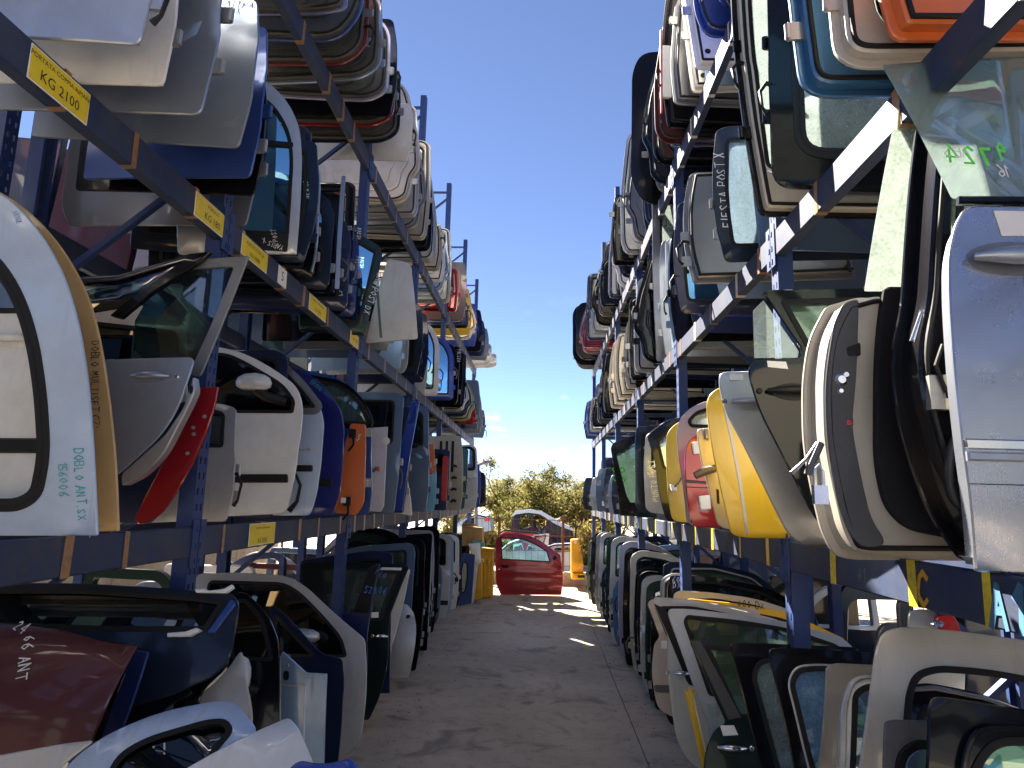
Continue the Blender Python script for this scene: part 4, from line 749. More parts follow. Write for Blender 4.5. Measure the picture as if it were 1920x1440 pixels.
G(2.45, [(120, 1440, .02), (160, 1395, .02), (240, 1216, .02), (279, 1222, .01), (258, 1290, .1), (236, 1352, .02), (190, 1440, .02)], [], paint((0.015, 0.03, 0.12), 0.3, 0.3), 'slanted navy blue panel right of the maroon bonnet', lean=18, cat='bonnet', name='bonnet', b=0.0, depth=0.03, bits=[('dark_face', [(172, 1392), (226, 1258), (236, 1262), (188, 1388)], BLACK, 0.004, 0.004)], **kw)
G(2.55, [(180, 1440, .02), (245, 1330, .05), (272, 1268, .05), (322, 1272, .05), (352, 1285, .1), (360, 1300, .1), (300, 1330, .1), (260, 1440, .02)], [], BLACK, 'shiny black crumpled piece under the blue panels', lean=20, depth=0, cat='car part', name='bodywork_sheet', b=0.02, **kw)
G(2.62, [(-160, 1088, .05), (150, 1092, .1), (290, 1100, .1), (432, 1112, .06), (445, 1130, .05), (442, 1170, .1), (430, 1236, .05), (400, 1268, .05), (330, 1300, .05), (200, 1340, .05), (-160, 1345, .05)], [[(-120, 1170, .03), (-120, 1104, .05), (150, 1104, .1), (360, 1118, .05), (418, 1126, .03), (385, 1182, .03), (200, 1182, .05)]], DKBLUE, 'dark blue tailgate with black glass lying under the left beam', lean=16, cat='tailgate', name='tailgate', b=0.03, gl=G_BLK, bits=[('blue_edge', [(432, 1122, .01), (441, 1132, .01), (402, 1188, .01), (388, 1186, .01)], paint((0.03, 0.08, 0.30), 0.4, 0.3), 0.012, 0.01), ('hinge', [(366, 1105), (384, 1104), (392, 1108), (420, 1104), (434, 1096), (437, 1102), (424, 1112), (368, 1111)], LABEL, 0.03, 0.025), ('hinge', [(318, 1188), (352, 1185), (372, 1178), (380, 1183), (360, 1194), (318, 1195)], LABEL, 0.03, 0.025)], **kw)
G(2.60, [(330, 1256, .01), (345, 1222, .02), (376, 1196, .01), (372, 1215, .02), (362, 1256, .01)], [], BLUE, 'small blue folded sheet below the dark blue tailgate', lean=24, cat='car part', name='bodywork_sheet', b=0.0, depth=0.02, **kw)
G(2.72, [(320, 1440, .02), (325, 1262, .03), (362, 1258, .03), (375, 1205, .03), (400, 1202, .05), (430, 1232, .05), (420, 1255, .05), (375, 1298, .05), (360, 1440, .02)], [], BLACK, 'black hollow bumper end beside the blue sheet', lean=15, cat='bumper', name='bumper', b=0.02, **kw)
G(2.85, [(360, 1310, .02), (400, 1280, .1), (425, 1245, .1), (438, 1216, .04), (452, 1260, .1), (468, 1318, .05), (472, 1360, .05), (440, 1440, .05), (360, 1440, .02)], [], CREAM, 'cream curved bumper skin beside the white mirror', lean=12, cat='bumper', name='bumper', b=0.10, depth=0, **kw)
def mirror(M, u, v, su, pm, y=0.08):
    def ex(root, bl):
        c = tr(M, [(u, v)])[0]; mb = MB(); mb.lathe([(0.02, -0.8), (0.75, -0.74), (0.97, -0.4), (1, 0), (0.9, 0.45), (0.55, 0.85), (0.02, 1)], 16, Matrix.Translation((c[0], y, c[1])) @ Matrix.Diagonal((su[0], 0.06, su[1], 1)))
        mb.build('mirror', pm, root, 60); mb = MB(); mb.tube([(c[0], y, c[1]), (c[0]-0.04, y*0.4, c[1]-0.06), (c[0]-0.07, 0, c[1]-0.07)], 0.03, 8); mb.build('mirror_arm', PLAST, root, 50)
    return ex
Mx = FL(3.7, 430, 12)
G(3.7, [(430, 1440, .02), (420, 1120, .05), (450, 1105, .1), (500, 1150, .1), (522, 1205, .05), (524, 1300, .05), (520, 1440, .02)], [[(432, 1235, .02), (432, 1130, .05), (455, 1120, .05), (492, 1160, .08), (512, 1240, .03)]], BLACK, 'black front door with white mirror low on the left', lean=12, gl=G_BLK, extra=mirror(Mx, 460, 1268, (0.06, 0.105), WHITE), **kw)
G(3.95, [(525, 1520, .02), (524, 1290, .02), (523, 1232, .02), (528, 1222, .01), (573, 1262, .01), (612, 1264, .01), (610, 1340, .2), (604, 1520, .02)], [], SKYBLUE, 'light blue bare door edge with mirror bracket low on the left', lean=4, b=0.02, bits=[('mirror_hole', [(530, 1258, .02), (541, 1258, .02), (541, 1276, .02), (530, 1276, .02)], PLAST, 0.004, 0.004), ('bolt', [(534, 1245, .01), (541, 1245, .01), (541, 1251, .01), (534, 1251, .01)], STEEL, 0.006, 0.006), ('flange_line', [(525, 1283), (572, 1284), (572, 1288), (525, 1288)], SILVER, 0.006, 0.006), ('edge_return', [(571, 1286), (574, 1286), (570, 1440), (566, 1440)], PALEBLUE, 0.008, 0.01)], depth=0.06, **kw)
Mx = FL(4.35, 520, 12)
G(4.35, [(520, 1520, .02), (500, 1130, .05), (530, 1150, .1), (600, 1225, .05), (640, 1236, .02), (645, 1280, .2), (640, 1360, .2), (632, 1440, .1), (610, 1520, .02)], [[(515, 1232, .02), (512, 1150, .04), (528, 1166, .05), (592, 1232, .02)]], paint((0.006, 0.012, 0.04), 0.3, 0.3), 'very dark navy door in front of the silver edged one', lean=8, gl=G_BLK, extra=mirror(Mx, 508, 1212, (0.05, 0.08), WHITE), **kw)
Mx = FL(4.75, 640, 10)
G(4.75, [(640, 1425, .05), (380, 1425, .05), (360, 1075, .05), (440, 1072, .1), (535, 1078, .15), (572, 1100, .1), (625, 1150, .15), (683, 1198, .03), (687, 1245, .1), (686, 1310, .2), (676, 1390, .05)], [[(390, 1232, .02), (385, 1088, .05), (530, 1092, .1), (560, 1110, .1), (610, 1160, .1), (640, 1196, .05), (650, 1232, .03)]], SILVER, 'silver edged front door with silver mirror leaning on the left floor', lean=10, gl=G_BLK, body=BLACK, extra=mirror(Mx, 575, 1192, (0.12, 0.05), SILVER), bits=(), b=0.06, grid=0.07, **kw)
G(5.35, [(640, 1300, .02), (640, 1150, .02), (662, 1150, .02), (692, 1064, .01), (713, 1056, .01), (700, 1115, .1), (688, 1195, .05), (690, 1240, .1), (684, 1300, .03)], [], paint((0.012, 0.02, 0.09), 0.3, 0.3), 'dark door pillar with blue SZ506 writing on the left floor', lean=16, b=0.0, depth=0.04, bits=[('pillar_cover', [(662, 1148), (692, 1066), (711, 1060), (698, 1115), (690, 1150)], PLAST, 0.006, 0.006)], texts=[('SZ506', 683, 1112, 0.05, -2, BLUEINK, 0.012), ('Y LO', 702, 1075, 0.04, -25, BLUEINK, 0.012)], **kw)
G(5.75, [(590, 1350, .02), (690, 1350, .02), (712, 1305, .1), (728, 1240, .1), (728, 1180, .1), (732, 1150, .03), (765, 1062, .02), (758, 1056, .02), (640, 1050, .1), (560, 1052, .05)], [[(610, 1165, .02), (716, 1162, .02), (724, 1140, .02), (748, 1070, .02), (640, 1062, .05), (600, 1064, .03)]], paint((0.008, 0.014, 0.013), 0.2, 0.3), 'glossy black front door with check strap beside the aisle', lean=16, gl=G_GREEN, b=0.06, bits=[('sticker', [(696, 1148), (709, 1147), (709, 1162), (695, 1163)], LABEL, -0.004, 0.002), ('edge_mouldings', [(700, 1062), (752, 1063), (750, 1068), (700, 1067)], WHITE, 0.008, 0.008)], handle_px=(705, 1193, -0.1, CHROME), **kw)
G(6.35, [(726, 1225, .02), (722, 1180, .05), (752, 1068, .01), (769, 1068, .01), (757, 1130, .1), (737, 1205, .05)], [], WHITE, 'white door pillar leaning beside the black front door', lean=16, b=0, depth=0.04, **kw)
G(6.6, [(705, 1275, .03), (765, 1272, .02), (776, 1225, .1), (780, 1178, .1), (774, 1148, .05), (760, 1132, .04), (750, 1132, .02), (735, 1180, .1)], [], SILVER, 'silver door with black lock and round fuel recess shape on the left floor', lean=10, b=0.10, bits=[('lock', [(760, 1153, .02), (768, 1152, .02), (767, 1159, .02), (760, 1160, .02)], PLAST, 0.01, 0.01)], **kw)
for u, v, vt, pm, t, lab, ln, ex in [(782, 1258, 1005, BLACK, 'B', 'black door behind the silver one on the left floor', 15, {}), (786, 1240, 1000, DKGREEN, 'A', 'dark green door leaning on the left floor', 14, {}), (797, 1228, 1000, SILVER, 'B', 'silver door with chrome handle on the left floor', 14, {'handle': (0.10, 0.62, 0.14, CHROME)}), (800, 1224, 990, BLACK, 'A', 'black door edge right of the chrome handle door', 14, {}), (806, 1192, 995, LAV, 'P', 'thin lavender grey door edge on the left floor', 8, {}), (814, 1186, 985, BLACK, 'B', 'black door with tall frame on the left floor', 14, {}), (822, 1172, 985, STEELBLUE, 'A', 'steel blue door edge on the left floor', 12, {}), (838, 1160, 1000, SILVER, 'B', 'silver white door with black strip on the left floor', 13, {'trim': [(0.0, 0.4, 0.2, 0.27)]}), (845, 1150, 1002, SKYBLUE, 'B', 'sky blue door leaning on the left floor', 12, {}), (856, 1142, 1002, WHITE, 'B', 'white door with black strip further down the left floor', 12, {'trim': [(0.0, 0.4, 0.45, 0.52)]}), (861, 1136, 1003, DKBLUE, 'B', 'dark blue door edge before the framed blue one', 12, {'gl': G_GREEN})]:
    D('L', 0.012, u, v, vt, t, pm, lab, lean=ln, ut=u+28, w=1.1, **kw, **ex)
G(12.4, [(861, 1136, .02), (884, 1131, .02), (891, 1040, .02), (868, 1036, .02), (862, 1060, .1)], [[(864, 1112, .06), (872, 1111, .08), (878, 1080, .1), (877, 1056, .1), (868, 1052, .08), (864, 1070, .05)]], paint((0.02, 0.06, 0.20), 0.2, 0.35), 'blue panel with cream rounded window near the yellow guards', lean=3, b=0.0, gl=plain((0.42, 0.42, 0.34), 0.6, name='cream_board'), depth=0.03, **kw)
G(12.7, [(883, 1133, .01), (888, 1131, .01), (899, 1036, .01), (891, 1036, .01)], [], WHITE, 'thin white sheet standing beside the blue window panel', lean=3, b=0.0, cat='car part', name='bodywork_sheet', depth=0.02, **kw)
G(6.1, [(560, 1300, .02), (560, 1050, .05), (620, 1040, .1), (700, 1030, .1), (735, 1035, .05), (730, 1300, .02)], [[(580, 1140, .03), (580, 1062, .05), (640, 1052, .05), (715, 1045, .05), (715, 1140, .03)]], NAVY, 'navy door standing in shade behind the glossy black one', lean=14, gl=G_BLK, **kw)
G(7.4, [(600, 1250, .02), (600, 1040, .05), (680, 1022, .1), (770, 1016, .1), (778, 1030, .05), (765, 1250, .02)], [[(620, 1120, .03), (620, 1050, .05), (680, 1036, .05), (762, 1030, .05), (758, 1120, .03)]], STEELBLUE, 'blue grey door deep under the left rack with pale window', lean=14, gl=G_CLEAR, **kw)
G(8.4, [(640, 1220, .02), (640, 1015, .05), (740, 1003, .1), (810, 998, .05), (800, 1220, .02)], [[(660, 1100, .03), (660, 1030, .05), (740, 1018, .05), (795, 1012, .05), (790, 1100, .03)]], BLACK, 'black door frame deep under the left rack', lean=14, gl=G_GREEN, **kw)

# ------------------------------------------------------------------ right rack, floor
GR0 = 'doors leaning on the floor under the right rack'; kw = dict(group=GR0)
G(1.95, [(1735, 1520, .02), (1742, 1400, .1), (1746, 1330, .05), (1757, 1308, .03), (1800, 1312, .1), (1930, 1332, .1), (2150, 1360, .05), (2150, 1520, .02)], [[(1815, 1515, .05), (1820, 1440, .2), (1860, 1385, .15), (1960, 1385, .1), (2100, 1400, .05), (2100, 1515, .02)]], BLACK, 'black door frame at the bottom right corner', lean=8, gl=G_GREEN, b=0.02, bits=[('inner_rib', [(1790, 1500), (1800, 1400, .05), (1830, 1355, .05), (1930, 1362), (1930, 1372), (1835, 1368, .04), (1812, 1405, .04), (1804, 1500)], BLACK, 0.02, 0.02)], **kw)
G(2.12, [(1655, 1520, .02), (1657, 1440), (1660, 1353, .02), (1680, 1350), (1760, 1352, .02), (1760, 1520, .02)], [], GREYPL, 'grey inner door board with speaker opening at the lower right', lean=8, b=0.0, bits=[('speaker_ring', [(1675, 1470, .1), (1680, 1410, .12), (1715, 1385, .12), (1750, 1390, .1), (1750, 1470, .1)], PLAST, 0.012, 0.012), ('speaker_dish', [(1692, 1465, .1), (1695, 1420, .1), (1720, 1402, .1), (1745, 1405, .08), (1745, 1465, .08)], STEELBLUE, 0.016, 0.006)], depth=0.04, **kw)
G(2.30, [(1603, 1530, .02), (1614, 1440, .2), (1632, 1310, .3), (1648, 1222, .15), (1664, 1186, .08), (1700, 1175, .1), (1800, 1182, .2), (1930, 1200, .2), (2150, 1230, .05), (2150, 1530, .02)], [[(1684, 1515, .03), (1692, 1400, .2), (1702, 1300, .15), (1718, 1263, .08), (1760, 1250, .1), (1850, 1256, .2), (1960, 1276, .2), (2120, 1305, .05), (2120, 1515, .02)]], paint((0.50, 0.47, 0.41), 0.1, 0.42), 'large cream window frame of a van door at the lower right', lean=9, b=0.05, gl=None, fm=None, depth=0.05, grid=0.06, **kw)
G(2.5, [(1690, 1520, .02), (1690, 1300, .05), (1740, 1280, .1), (1850, 1300, .2), (1960, 1345, .2), (2150, 1430, .05), (2150, 1520, .02)], [[(1720, 1515, .02), (1725, 1330, .05), (1850, 1335, .15), (1960, 1385, .1), (2100, 1450, .03), (2100, 1515, .02)]], BLACK, 'black door with bright chrome arc inside the cream frame', lean=9, gl=G_BLUE, bits=[('chrome_arc', [(1700, 1290), (1760, 1287), (1850, 1304), (1920, 1330), (1918, 1337), (1848, 1313), (1760, 1296), (1700, 1299)], CHROME, 0.014, 0.012)], **kw)
G(2.62, [(1528, 1530, .02), (1540, 1400, .2), (1553, 1252, .02), (1570, 1244, .02), (1700, 1250, .05), (1740, 1530, .02)], [[(1592, 1515, .02), (1596, 1400, .1), (1601, 1300, .05), (1625, 1284, .05), (1690, 1284, .03), (1690, 1515, .02)]], paint((0.30, 0.27, 0.24), 0.6, 0.35), 'bronze grey door frame with pale inner window edge', lean=9, gl=G_CLEAR, fm=WHITE, fw=0.02, b=0.03, bits=[('rib', [(1568, 1500), (1574, 1320, .05), (1600, 1266, .05), (1690, 1262), (1690, 1270), (1604, 1274, .04), (1586, 1322, .04), (1580, 1500)], SILVER, 0.02, 0.02)], **kw)
G(2.9, [(1508, 1530, .02), (1488, 1430, .1), (1446, 1236, .03), (1446, 1217, .02), (1475, 1214, .05), (1660, 1222, .05), (1660, 1530, .02)], [[(1540, 1515, .02), (1512, 1410, .1), (1482, 1280, .06), (1496, 1254, .05), (1530, 1250, .05), (1640, 1254, .03), (1640, 1515, .02)]], BLACK, 'black door frame with frosted blue glass on the right floor', lean=10, gl=G_FROST, fm=SILVER, fw=0.012, b=0.03, **kw)
G(3.25, [(1450, 1530, .02), (1425, 1430, .1), (1374, 1222, .02), (1372, 1208, .02), (1400, 1205, .05), (1620, 1214, .05), (1640, 1530, .02)], [[(1476, 1515, .02), (1450, 1420, .1), (1411, 1268, .05), (1422, 1240, .05), (1450, 1234, .05), (1600, 1242, .03), (1610, 1515, .02)]], BLACK, 'black door frame with clear pale glass left of the frosted one', lean=10, gl=G_DUST, b=0.03, **kw)
G(3.65, [(1318, 1530, .02), (1322, 1410, .1), (1340, 1368, .08), (1362, 1356, .02), (1297, 1205, .01), (1300, 1199, .01), (1320, 1200, .01), (1440, 1208, .05), (1560, 1220, .05), (1560, 1530, .02)], [[(1385, 1346, .01), (1325, 1210, .01), (1440, 1219, .03), (1540, 1230, .03), (1540, 1350, .02)]], paint((0.010, 0.022, 0.020), 0.3, 0.32), 'dark green door with chrome handle and white sticker on the right floor', lean=12, gl=G_GREEN, b=0.05, bits=[('pillar_cover', [(1299, 1202), (1316, 1202), (1390, 1346), (1366, 1350)], plain((0.055, 0.055, 0.058), 0.6, name='grey_pillar'), 0.008, 0.008), ('sticker', [(1350, 1360), (1376, 1360), (1384, 1378), (1356, 1380)], LABEL, 0.004, 0.002), ('window_sticker', [(1327, 1318), (1352, 1320), (1360, 1346), (1334, 1346)], G_DUST, -0.008, 0.003)], handle_px=(1398, 1403, 0.14, CHROME), **kw)
G(3.95, [(1345, 1530, .02), (1330, 1440, .1), (1318, 1385, .1), (1305, 1330, .1), (1293, 1284, .01), (1290, 1300, .05), (1305, 1370, .1), (1318, 1440, .1), (1330, 1530, .02)], [], YELLOW, 'narrow yellow door edge between white and green doors on right floor', lean=10, b=0, depth=0.04, **kw)
G(4.05, [(1345, 1530, .02), (1332, 1420, .1), (1325, 1350, .1), (1310, 1312, .03), (1254, 1150, .02), (1258, 1140, .02), (1290, 1140, .05), (1380, 1150, .1), (1480, 1165, .1), (1600, 1200, .1), (1640, 1300, .05), (1640, 1530, .02)], [[(1330, 1304, .02), (1284, 1165, .02), (1290, 1153, .02), (1390, 1163, .1), (1480, 1178, .08), (1580, 1212, .05), (1610, 1304, .03)]], paint((0.42, 0.47, 0.55), 0.3, 0.38), 'pale blue grey door with green tinted window on the right floor', lean=13, gl=G_GREEN, b=0.05, **kw)
G(4.4, [(1330, 1450, .03), (1295, 1432, .08), (1270, 1390, .15), (1257, 1310, .2), (1252, 1240, .15), (1254, 1192, .03), (1228, 1128, .02), (1230, 1117, .02), (1300, 1122, .1), (1375, 1138, .1), (1480, 1165, .1), (1530, 1250, .05), (1530, 1450, .03)], [[(1292, 1284, .02), (1266, 1200, .02), (1240, 1136, .02), (1300, 1136, .05), (1370, 1150, .08), (1460, 1174, .05), (1500, 1284, .03)]], paint((0.55, 0.53, 0.47), 0.0, 0.4), 'cream white door with chrome handle on the right floor', lean=13, gl=G_DARK, b=0.09, handle_px=(1262, 1262, -0.10, CHROME), bits=[('pillar_cover', [(1229, 1130), (1250, 1140), (1298, 1283), (1288, 1278), (1254, 1190)], PLAST, 0.006, 0.006)], **kw)
G(4.95, [(1262, 1345, .03), (1235, 1330, .08), (1226, 1290, .1), (1222, 1250, .1), (1228, 1206, .05), (1238, 1194, .02), (1216, 1130, .02), (1224, 1122, .02), (1300, 1126, .05), (1430, 1140, .05), (1430, 1345, .03)], [[(1252, 1194, .02), (1230, 1135, .02), (1300, 1136, .05), (1400, 1148, .03), (1400, 1194, .02)]], paint((0.52, 0.44, 0.37), 0.2, 0.4), 'rosy beige rear door with paper tag on the right floor', lean=13, gl=G_DARK, b=0.08, bits=[('paper_tag', [(1240, 1201), (1251, 1201), (1251, 1216), (1240, 1216)], LABEL, 0.004, 0.002), ('lower_moulding', [(1226, 1284, .02), (1262, 1285, .02), (1262, 1300, .02), (1228, 1298, .02)], GREYPL, 0.012, 0.012)], **kw)
G(5.5, [(1262, 1300, .03), (1266, 1150, .05), (1264, 1114, .02), (1275, 1106, .03), (1340, 1110, .1), (1420, 1122, .1), (1520, 1155, .05), (1520, 1300, .03)], [[(1280, 1190, .02), (1280, 1124, .02), (1340, 1122, .05), (1420, 1135, .05), (1500, 1165, .03), (1500, 1190, .02)]], CREAM, 'cream door whose rounded top shows above the near right doors', lean=12, gl=G_DARK, **kw)
G(5.2, [(1290, 1300, .03), (1288, 1150, .05), (1284, 1126, .02), (1295, 1121, .02), (1380, 1130, .1), (1480, 1148, .1), (1590, 1200, .05), (1590, 1300, .03)], [[(1305, 1200, .02), (1305, 1138, .02), (1380, 1143, .05), (1470, 1160, .05), (1560, 1205, .03)]], YELLOW, 'yellow door whose top carries black marker writing', lean=12, gl=G_DARK, texts=[('600 DX', 1385, 1136, 0.05, -6, INK)], **kw)
G(6.0, [(1250, 1280, .03), (1257, 1120, .05), (1257, 1082, .01), (1262, 1078, .01), (1340, 1080, .1), (1440, 1100, .1), (1530, 1150, .08), (1560, 1280, .03)], [[(1280, 1150, .02), (1282, 1090, .02), (1340, 1090, .05), (1430, 1110, .05), (1510, 1155, .03)]], BLACK, 'black door with white chalk on its corner behind the cream tops', lean=12, gl=G_DARK, texts=[('600', 1262, 1092, 0.05, 0, CHALK), ('DX', 1263, 1102, 0.05, 0, CHALK)], **kw)
G(6.9, [(1235, 1260, .03), (1243, 1100, .05), (1245, 1058, .02), (1260, 1052, .05), (1340, 1056, .1), (1420, 1075, .08), (1460, 1110, .05), (1460, 1260, .03)], [[(1262, 1110, .02), (1262, 1068, .03), (1340, 1068, .05), (1410, 1086, .05), (1440, 1112, .03)]], DKBLUE, 'dark blue door with green window deep under the right rack', lean=12, gl=G_GREEN, fm=SILVER, fw=0.02, **kw)
for u, v, vt, pm, t, lab, ln, ex in [(1226, 1330, 1110, BLACK, 'B', 'black door squeezed behind the rosy beige one', 14, {}), (1216, 1315, 1085, DKGREEN, 'B', 'dark green door edge on the right floor', 14, {'gl': G_CLEAR}), (1206, 1300, 1075, SILVER, 'B', 'silver edged door with black lock on the right floor', 14, {'handle': (-0.10, 0.62, -0.05, PLAST)}), (1200, 1278, 1055, BLACK, 'A', 'glossy black door edge beside the silver lock door', 13, {}), (1186, 1258, 1028, CREAM, 'B', 'cream door with chrome handle further down the right floor', 14, {'handle': (-0.22, 0.66, 0.14, CHROME), 'b': 0.10}), (1172, 1248, 1025, BLACK, 'B', 'black frame beside the further cream door', 12, {'gl': G_DUST}), (1163, 1232, 1012, LAV, 'B', 'lavender grey door with paper tag on the right floor', 12, {'gl': G_GREEN}), (1152, 1212, 1015, MIDBLUE, 'A', 'mid blue door low on the right floor', 12, {'gl': G_GREEN}), (1146, 1208, 1003, SILVER, 'B', 'silver door with dark sill on the right floor', 13, {'trim': [(-0.4, 0.0, 0.3, 0.38)], 'gl': G_CLEAR}), (1138, 1185, 1000, DKGREEN, 'B', 'dark green glass door on the right floor', 12, {'gl': G_GREEN}), (1130, 1168, 1000, NAVY, 'A', 'navy door edge far down the right floor', 12, {'gl': G_CLEAR}), (1124, 1158, 996, SILVER, 'B', 'silver framed door far down the right floor', 12, {'gl': G_GREEN}), (1117, 1146, 995, GREY, 'B', 'brownish grey door far down the right floor', 10, {}), (1108, 1133, 996, BLACK, 'B', 'black door with grey edge far down the right floor', 10, {}), (1102, 1125, 1008, GREEN, 'B', 'sage green door with paper tag at the far end of the right floor', 5, {'fm': SILVER, 'stickers': [(-0.12, -0.05, 0.60, 0.68)]})]:
    D('R', 0.012, u, v, vt, t, pm, lab, lean=ln, ut=u-20, w=1.1, **kw, **ex)
G(3.4, [(1700, 1330, .03), (1710, 1150, .05), (1730, 1143, .05), (1795, 1148, .05), (1812, 1190, .05), (1812, 1330, .03)], [], SILVER, 'silver tailgate with red lamp and oval badge under the right rack', lean=3, cat='tailgate', name='tailgate', b=0.05, bits=[('tail_lamp', [(1752, 1158, .03), (1790, 1150, .04), (1803, 1192, .03), (1768, 1190, .05)], REDPL, 0.03, 0.04), ('badge', [(1740, 1170, .03), (1750, 1161, .04), (1766, 1166, .04), (1762, 1174, .04), (1748, 1176, .04)], CHROME, 0.05, 0.02)], **kw)
# closely packed rows of mostly dark doors that fill the gaps
def fill(side, z, X, y0, y1, step, lev, seed, hr=(1.0, 1.2), lean=(0, 4), ts='ABFV'):
    rb = random.Random(seed); sg = 1 if side == 'L' else -1; y = y0; cnt = 0
    ORDF = 'first second third fourth fifth sixth seventh eighth ninth tenth eleventh twelfth thirteenth fourteenth fifteenth sixteenth seventeenth eighteenth nineteenth twentieth'.split()
    while y < y1:
        cn, pm, g_ = rb.choice([('black', BLACK, G_BLK), ('black', BLACK, G_GREEN), ('navy', NAVY, G_BLK), ('dark green', DKGREEN, G_DARK), ('dark blue', DKBLUE, G_DARK), ('grey', GREY, G_DARK), ('steel blue', STEELBLUE, G_GREEN), ('silver', SILVER, G_DARK)])
        t = rb.choice(ts); h = rb.uniform(*hr); w = rb.uniform(0.95, 1.08)
        M = frame((X+sg*-1*rb.uniform(-0.06, 0.06), y, z), rb.uniform(*lean), rb.uniform(-3, 3), rb.uniform(-1, 1))
        o, hs = unit(t, w, h, sg)
        door(M, o, hs, pm, '%s door set back between the others, %s along the %s %s' % (cn, ORDF[cnt], 'left' if side == 'L' else 'right', lev), group='set back doors on the %s %s' % ('left' if side == 'L' else 'right', lev), gl=g_, grid=0.2, face='inner' if rb.random() < 0.3 else 'outer', card=PLAST)
        cnt += 1; y += step*rb.uniform(0.75, 1.25)
fill('L', 0.012, -1.50, 6.9, 14.3, 0.42, 'floor', 31, (1.15, 1.35), (10, 15), 'AB')
fill('R', 0.012, 1.10, 6.2, 15.0, 0.48, 'floor', 32, (1.1, 1.3), (9, 13), 'AB')
fill('L', Z1, -1.74, 4.5, 15.8, 0.72, 'first shelf', 33)
fill('R', Z1, 1.26, 5.2, 15.8, 0.75, 'first shelf', 34)
fill('L', Z2, -1.62, 3.4, 15.8, 0.80, 'second shelf', 35)
fill('R', Z2, 1.18, 3.0, 15.8, 0.80, 'second shelf', 36)
fill('R', Z3, 1.15, 4.0, 15.8, 0.85, 'top shelf', 37, (0.9, 1.1))
# ------------------------------------------------------------------ right rack, first shelf
GR1 = 'doors standing on the first shelf of the right rack'; kw = dict(group=GR1)
def S(Y, pts, holes, pm, label, z=Z1, lean=0, **k):
    M = frame((atY(*pts[0][:2], Y).x, Y, z), lean)
    tx = [(a[0], *tr(M, [(a[1], a[2])])[0], *a[3:]) for a in k.pop('texts', ())]
    hd = k.pop('handle_px', None)
    if hd: k['handle'] = (*tr(M, [hd[:2]])[0], *hd[2:])
    bits = k.pop('bits', ()); ex0 = k.pop('extra', None)
    def ex(root, bl):
        for nm, pp, mt, y, t in bits: panel(nm, rounded(tr(M, pp)), [], mt, y, t, bl, root, min(0.006, t*0.4), 0)
        if ex0: ex0(root, bl, M)
    k.setdefault('swage', 0)
    return door(M, rounded(tr(M, pts)), [rounded(tr(M, h)) for h in holes], pm, label, texts=tx, extra=ex, **k)
def big_handle(root, bl, M):
    c = tr(M, [(1827, 480)])[0]; mb = MB(); k = 11
    mb.tube([(c[0]-0.24*i/(k-1), bl(c[0], c[1])+0.010+0.035*sin(pi*min(1, (i+0.5)/(k-1)))**0.6, c[1]-0.004*sin(pi*i/(k-1))) for i in range(k)], [0.008+0.018*sin(pi*(i+0.5)/k) for i in range(k)], 10); mb.build('handle', SILVBLUE, root, 60)
    panel('handle_recess', oval(c[0]-0.12, c[1]+0.0, 0.13, 0.052, 24), [], GREY, 0.002, 0.002, bl, root, 0.0008, 0)
S(1.85, [(1841, 1074, .01), (1828, 960, .2), (1806, 820, .3), (1793, 700, .3), (1787, 560, .3), (1790, 470, .1), (1806, 410, .05), (1826, 378, .03), (1850, 374, .02), (2300, 380, .05), (2300, 1090, .02)], [], paint((0.40, 0.44, 0.52), 0.75, 0.26, 1.0, 0.15), 'silver blue door with large handle at the right picture edge', group=GR1, extra=big_handle, b=0.05,
 bits=[('belt_moulding', [(1814, 356), (2300, 362), (2300, 378), (1812, 372)], BLACK, 0.012, 0.02), ('rubbing_strip', [(1808, 822, .005), (2300, 836, .005), (2300, 856, .005), (1812, 842, .005)], CHROME, 0.010, 0.010), ('rubbing_strip', [(1812, 846), (2300, 860), (2300, 876), (1814, 864)], SILVBLUE, 0.014, 0.012), ('seam', [(1822, 906), (2300, 918), (2300, 920), (1822, 908)], BLACK, 0.001, 0.001), ('sticker', [(1878, 385, .004), (2000, 388, .004), (2000, 436, .004), (1890, 436, .004)], LABEL, 0.003, 0.002),
  ('window_glass', [(1705, 56, .01), (1920, 42), (2250, 30, .02), (2250, 356), (1812, 352, .01)], glass((0.82, 0.94, 0.88), 0.16, dustc=(0.6, 0.66, 0.63)), -0.02, 0.005)], depth=0.09,
 texts=[('ABS', 1850, 268, 0.034, 0, CHALK, -0.012, True), ('724', 1888, 288, 0.058, -8, LIME, -0.012, True, 0.007), ('9', 1925, 276, 0.06, 0, LIME, -0.012, True, 0.007), ('16', 1925, 312, 0.036, 0, CHALK, -0.012, True)])
def latch(root, bl, M):
    c = tr(M, [(1748, 738)])[0]; mb = MB(); mb.box(c[0]-0.022, c[0]+0.022, 0, 0.03, c[1]-0.05, c[1]+0.05); mb.build('door_latch', STEEL, root)
    for dz in (-0.035, 0.035): mb = MB(); mb.box(c[0]-0.045, c[0]-0.016, 0.01, 0.036, c[1]+dz-0.016, c[1]+dz+0.016); mb.build('latch_jaw', plain((0.55, 0.50, 0.36), 0.6, name='cream_plastic'), root)
    o = tr(M, [(1782, 880)])[0]; mb = MB(); mb.tube([(o[0]+0.038*cos(a)-0.022*sin(a)*0.6, 0.05+bl(o[0], o[1]), o[1]+0.10*sin(a)) for a in [i*pi/12 for i in range(24)]], 0.014, 8, True); mb.build('speaker_gasket', RUBBER, root, 60)
    mb = MB(); mb.tube([(o[0]+0.015, 0.04, o[1]+0.22), (o[0]+0.04, 0.04, o[1]+0.3), (o[0]+0.02, 0.05, o[1]+0.36)], 0.006, 6); mb.build('cable', RUBBER, root)
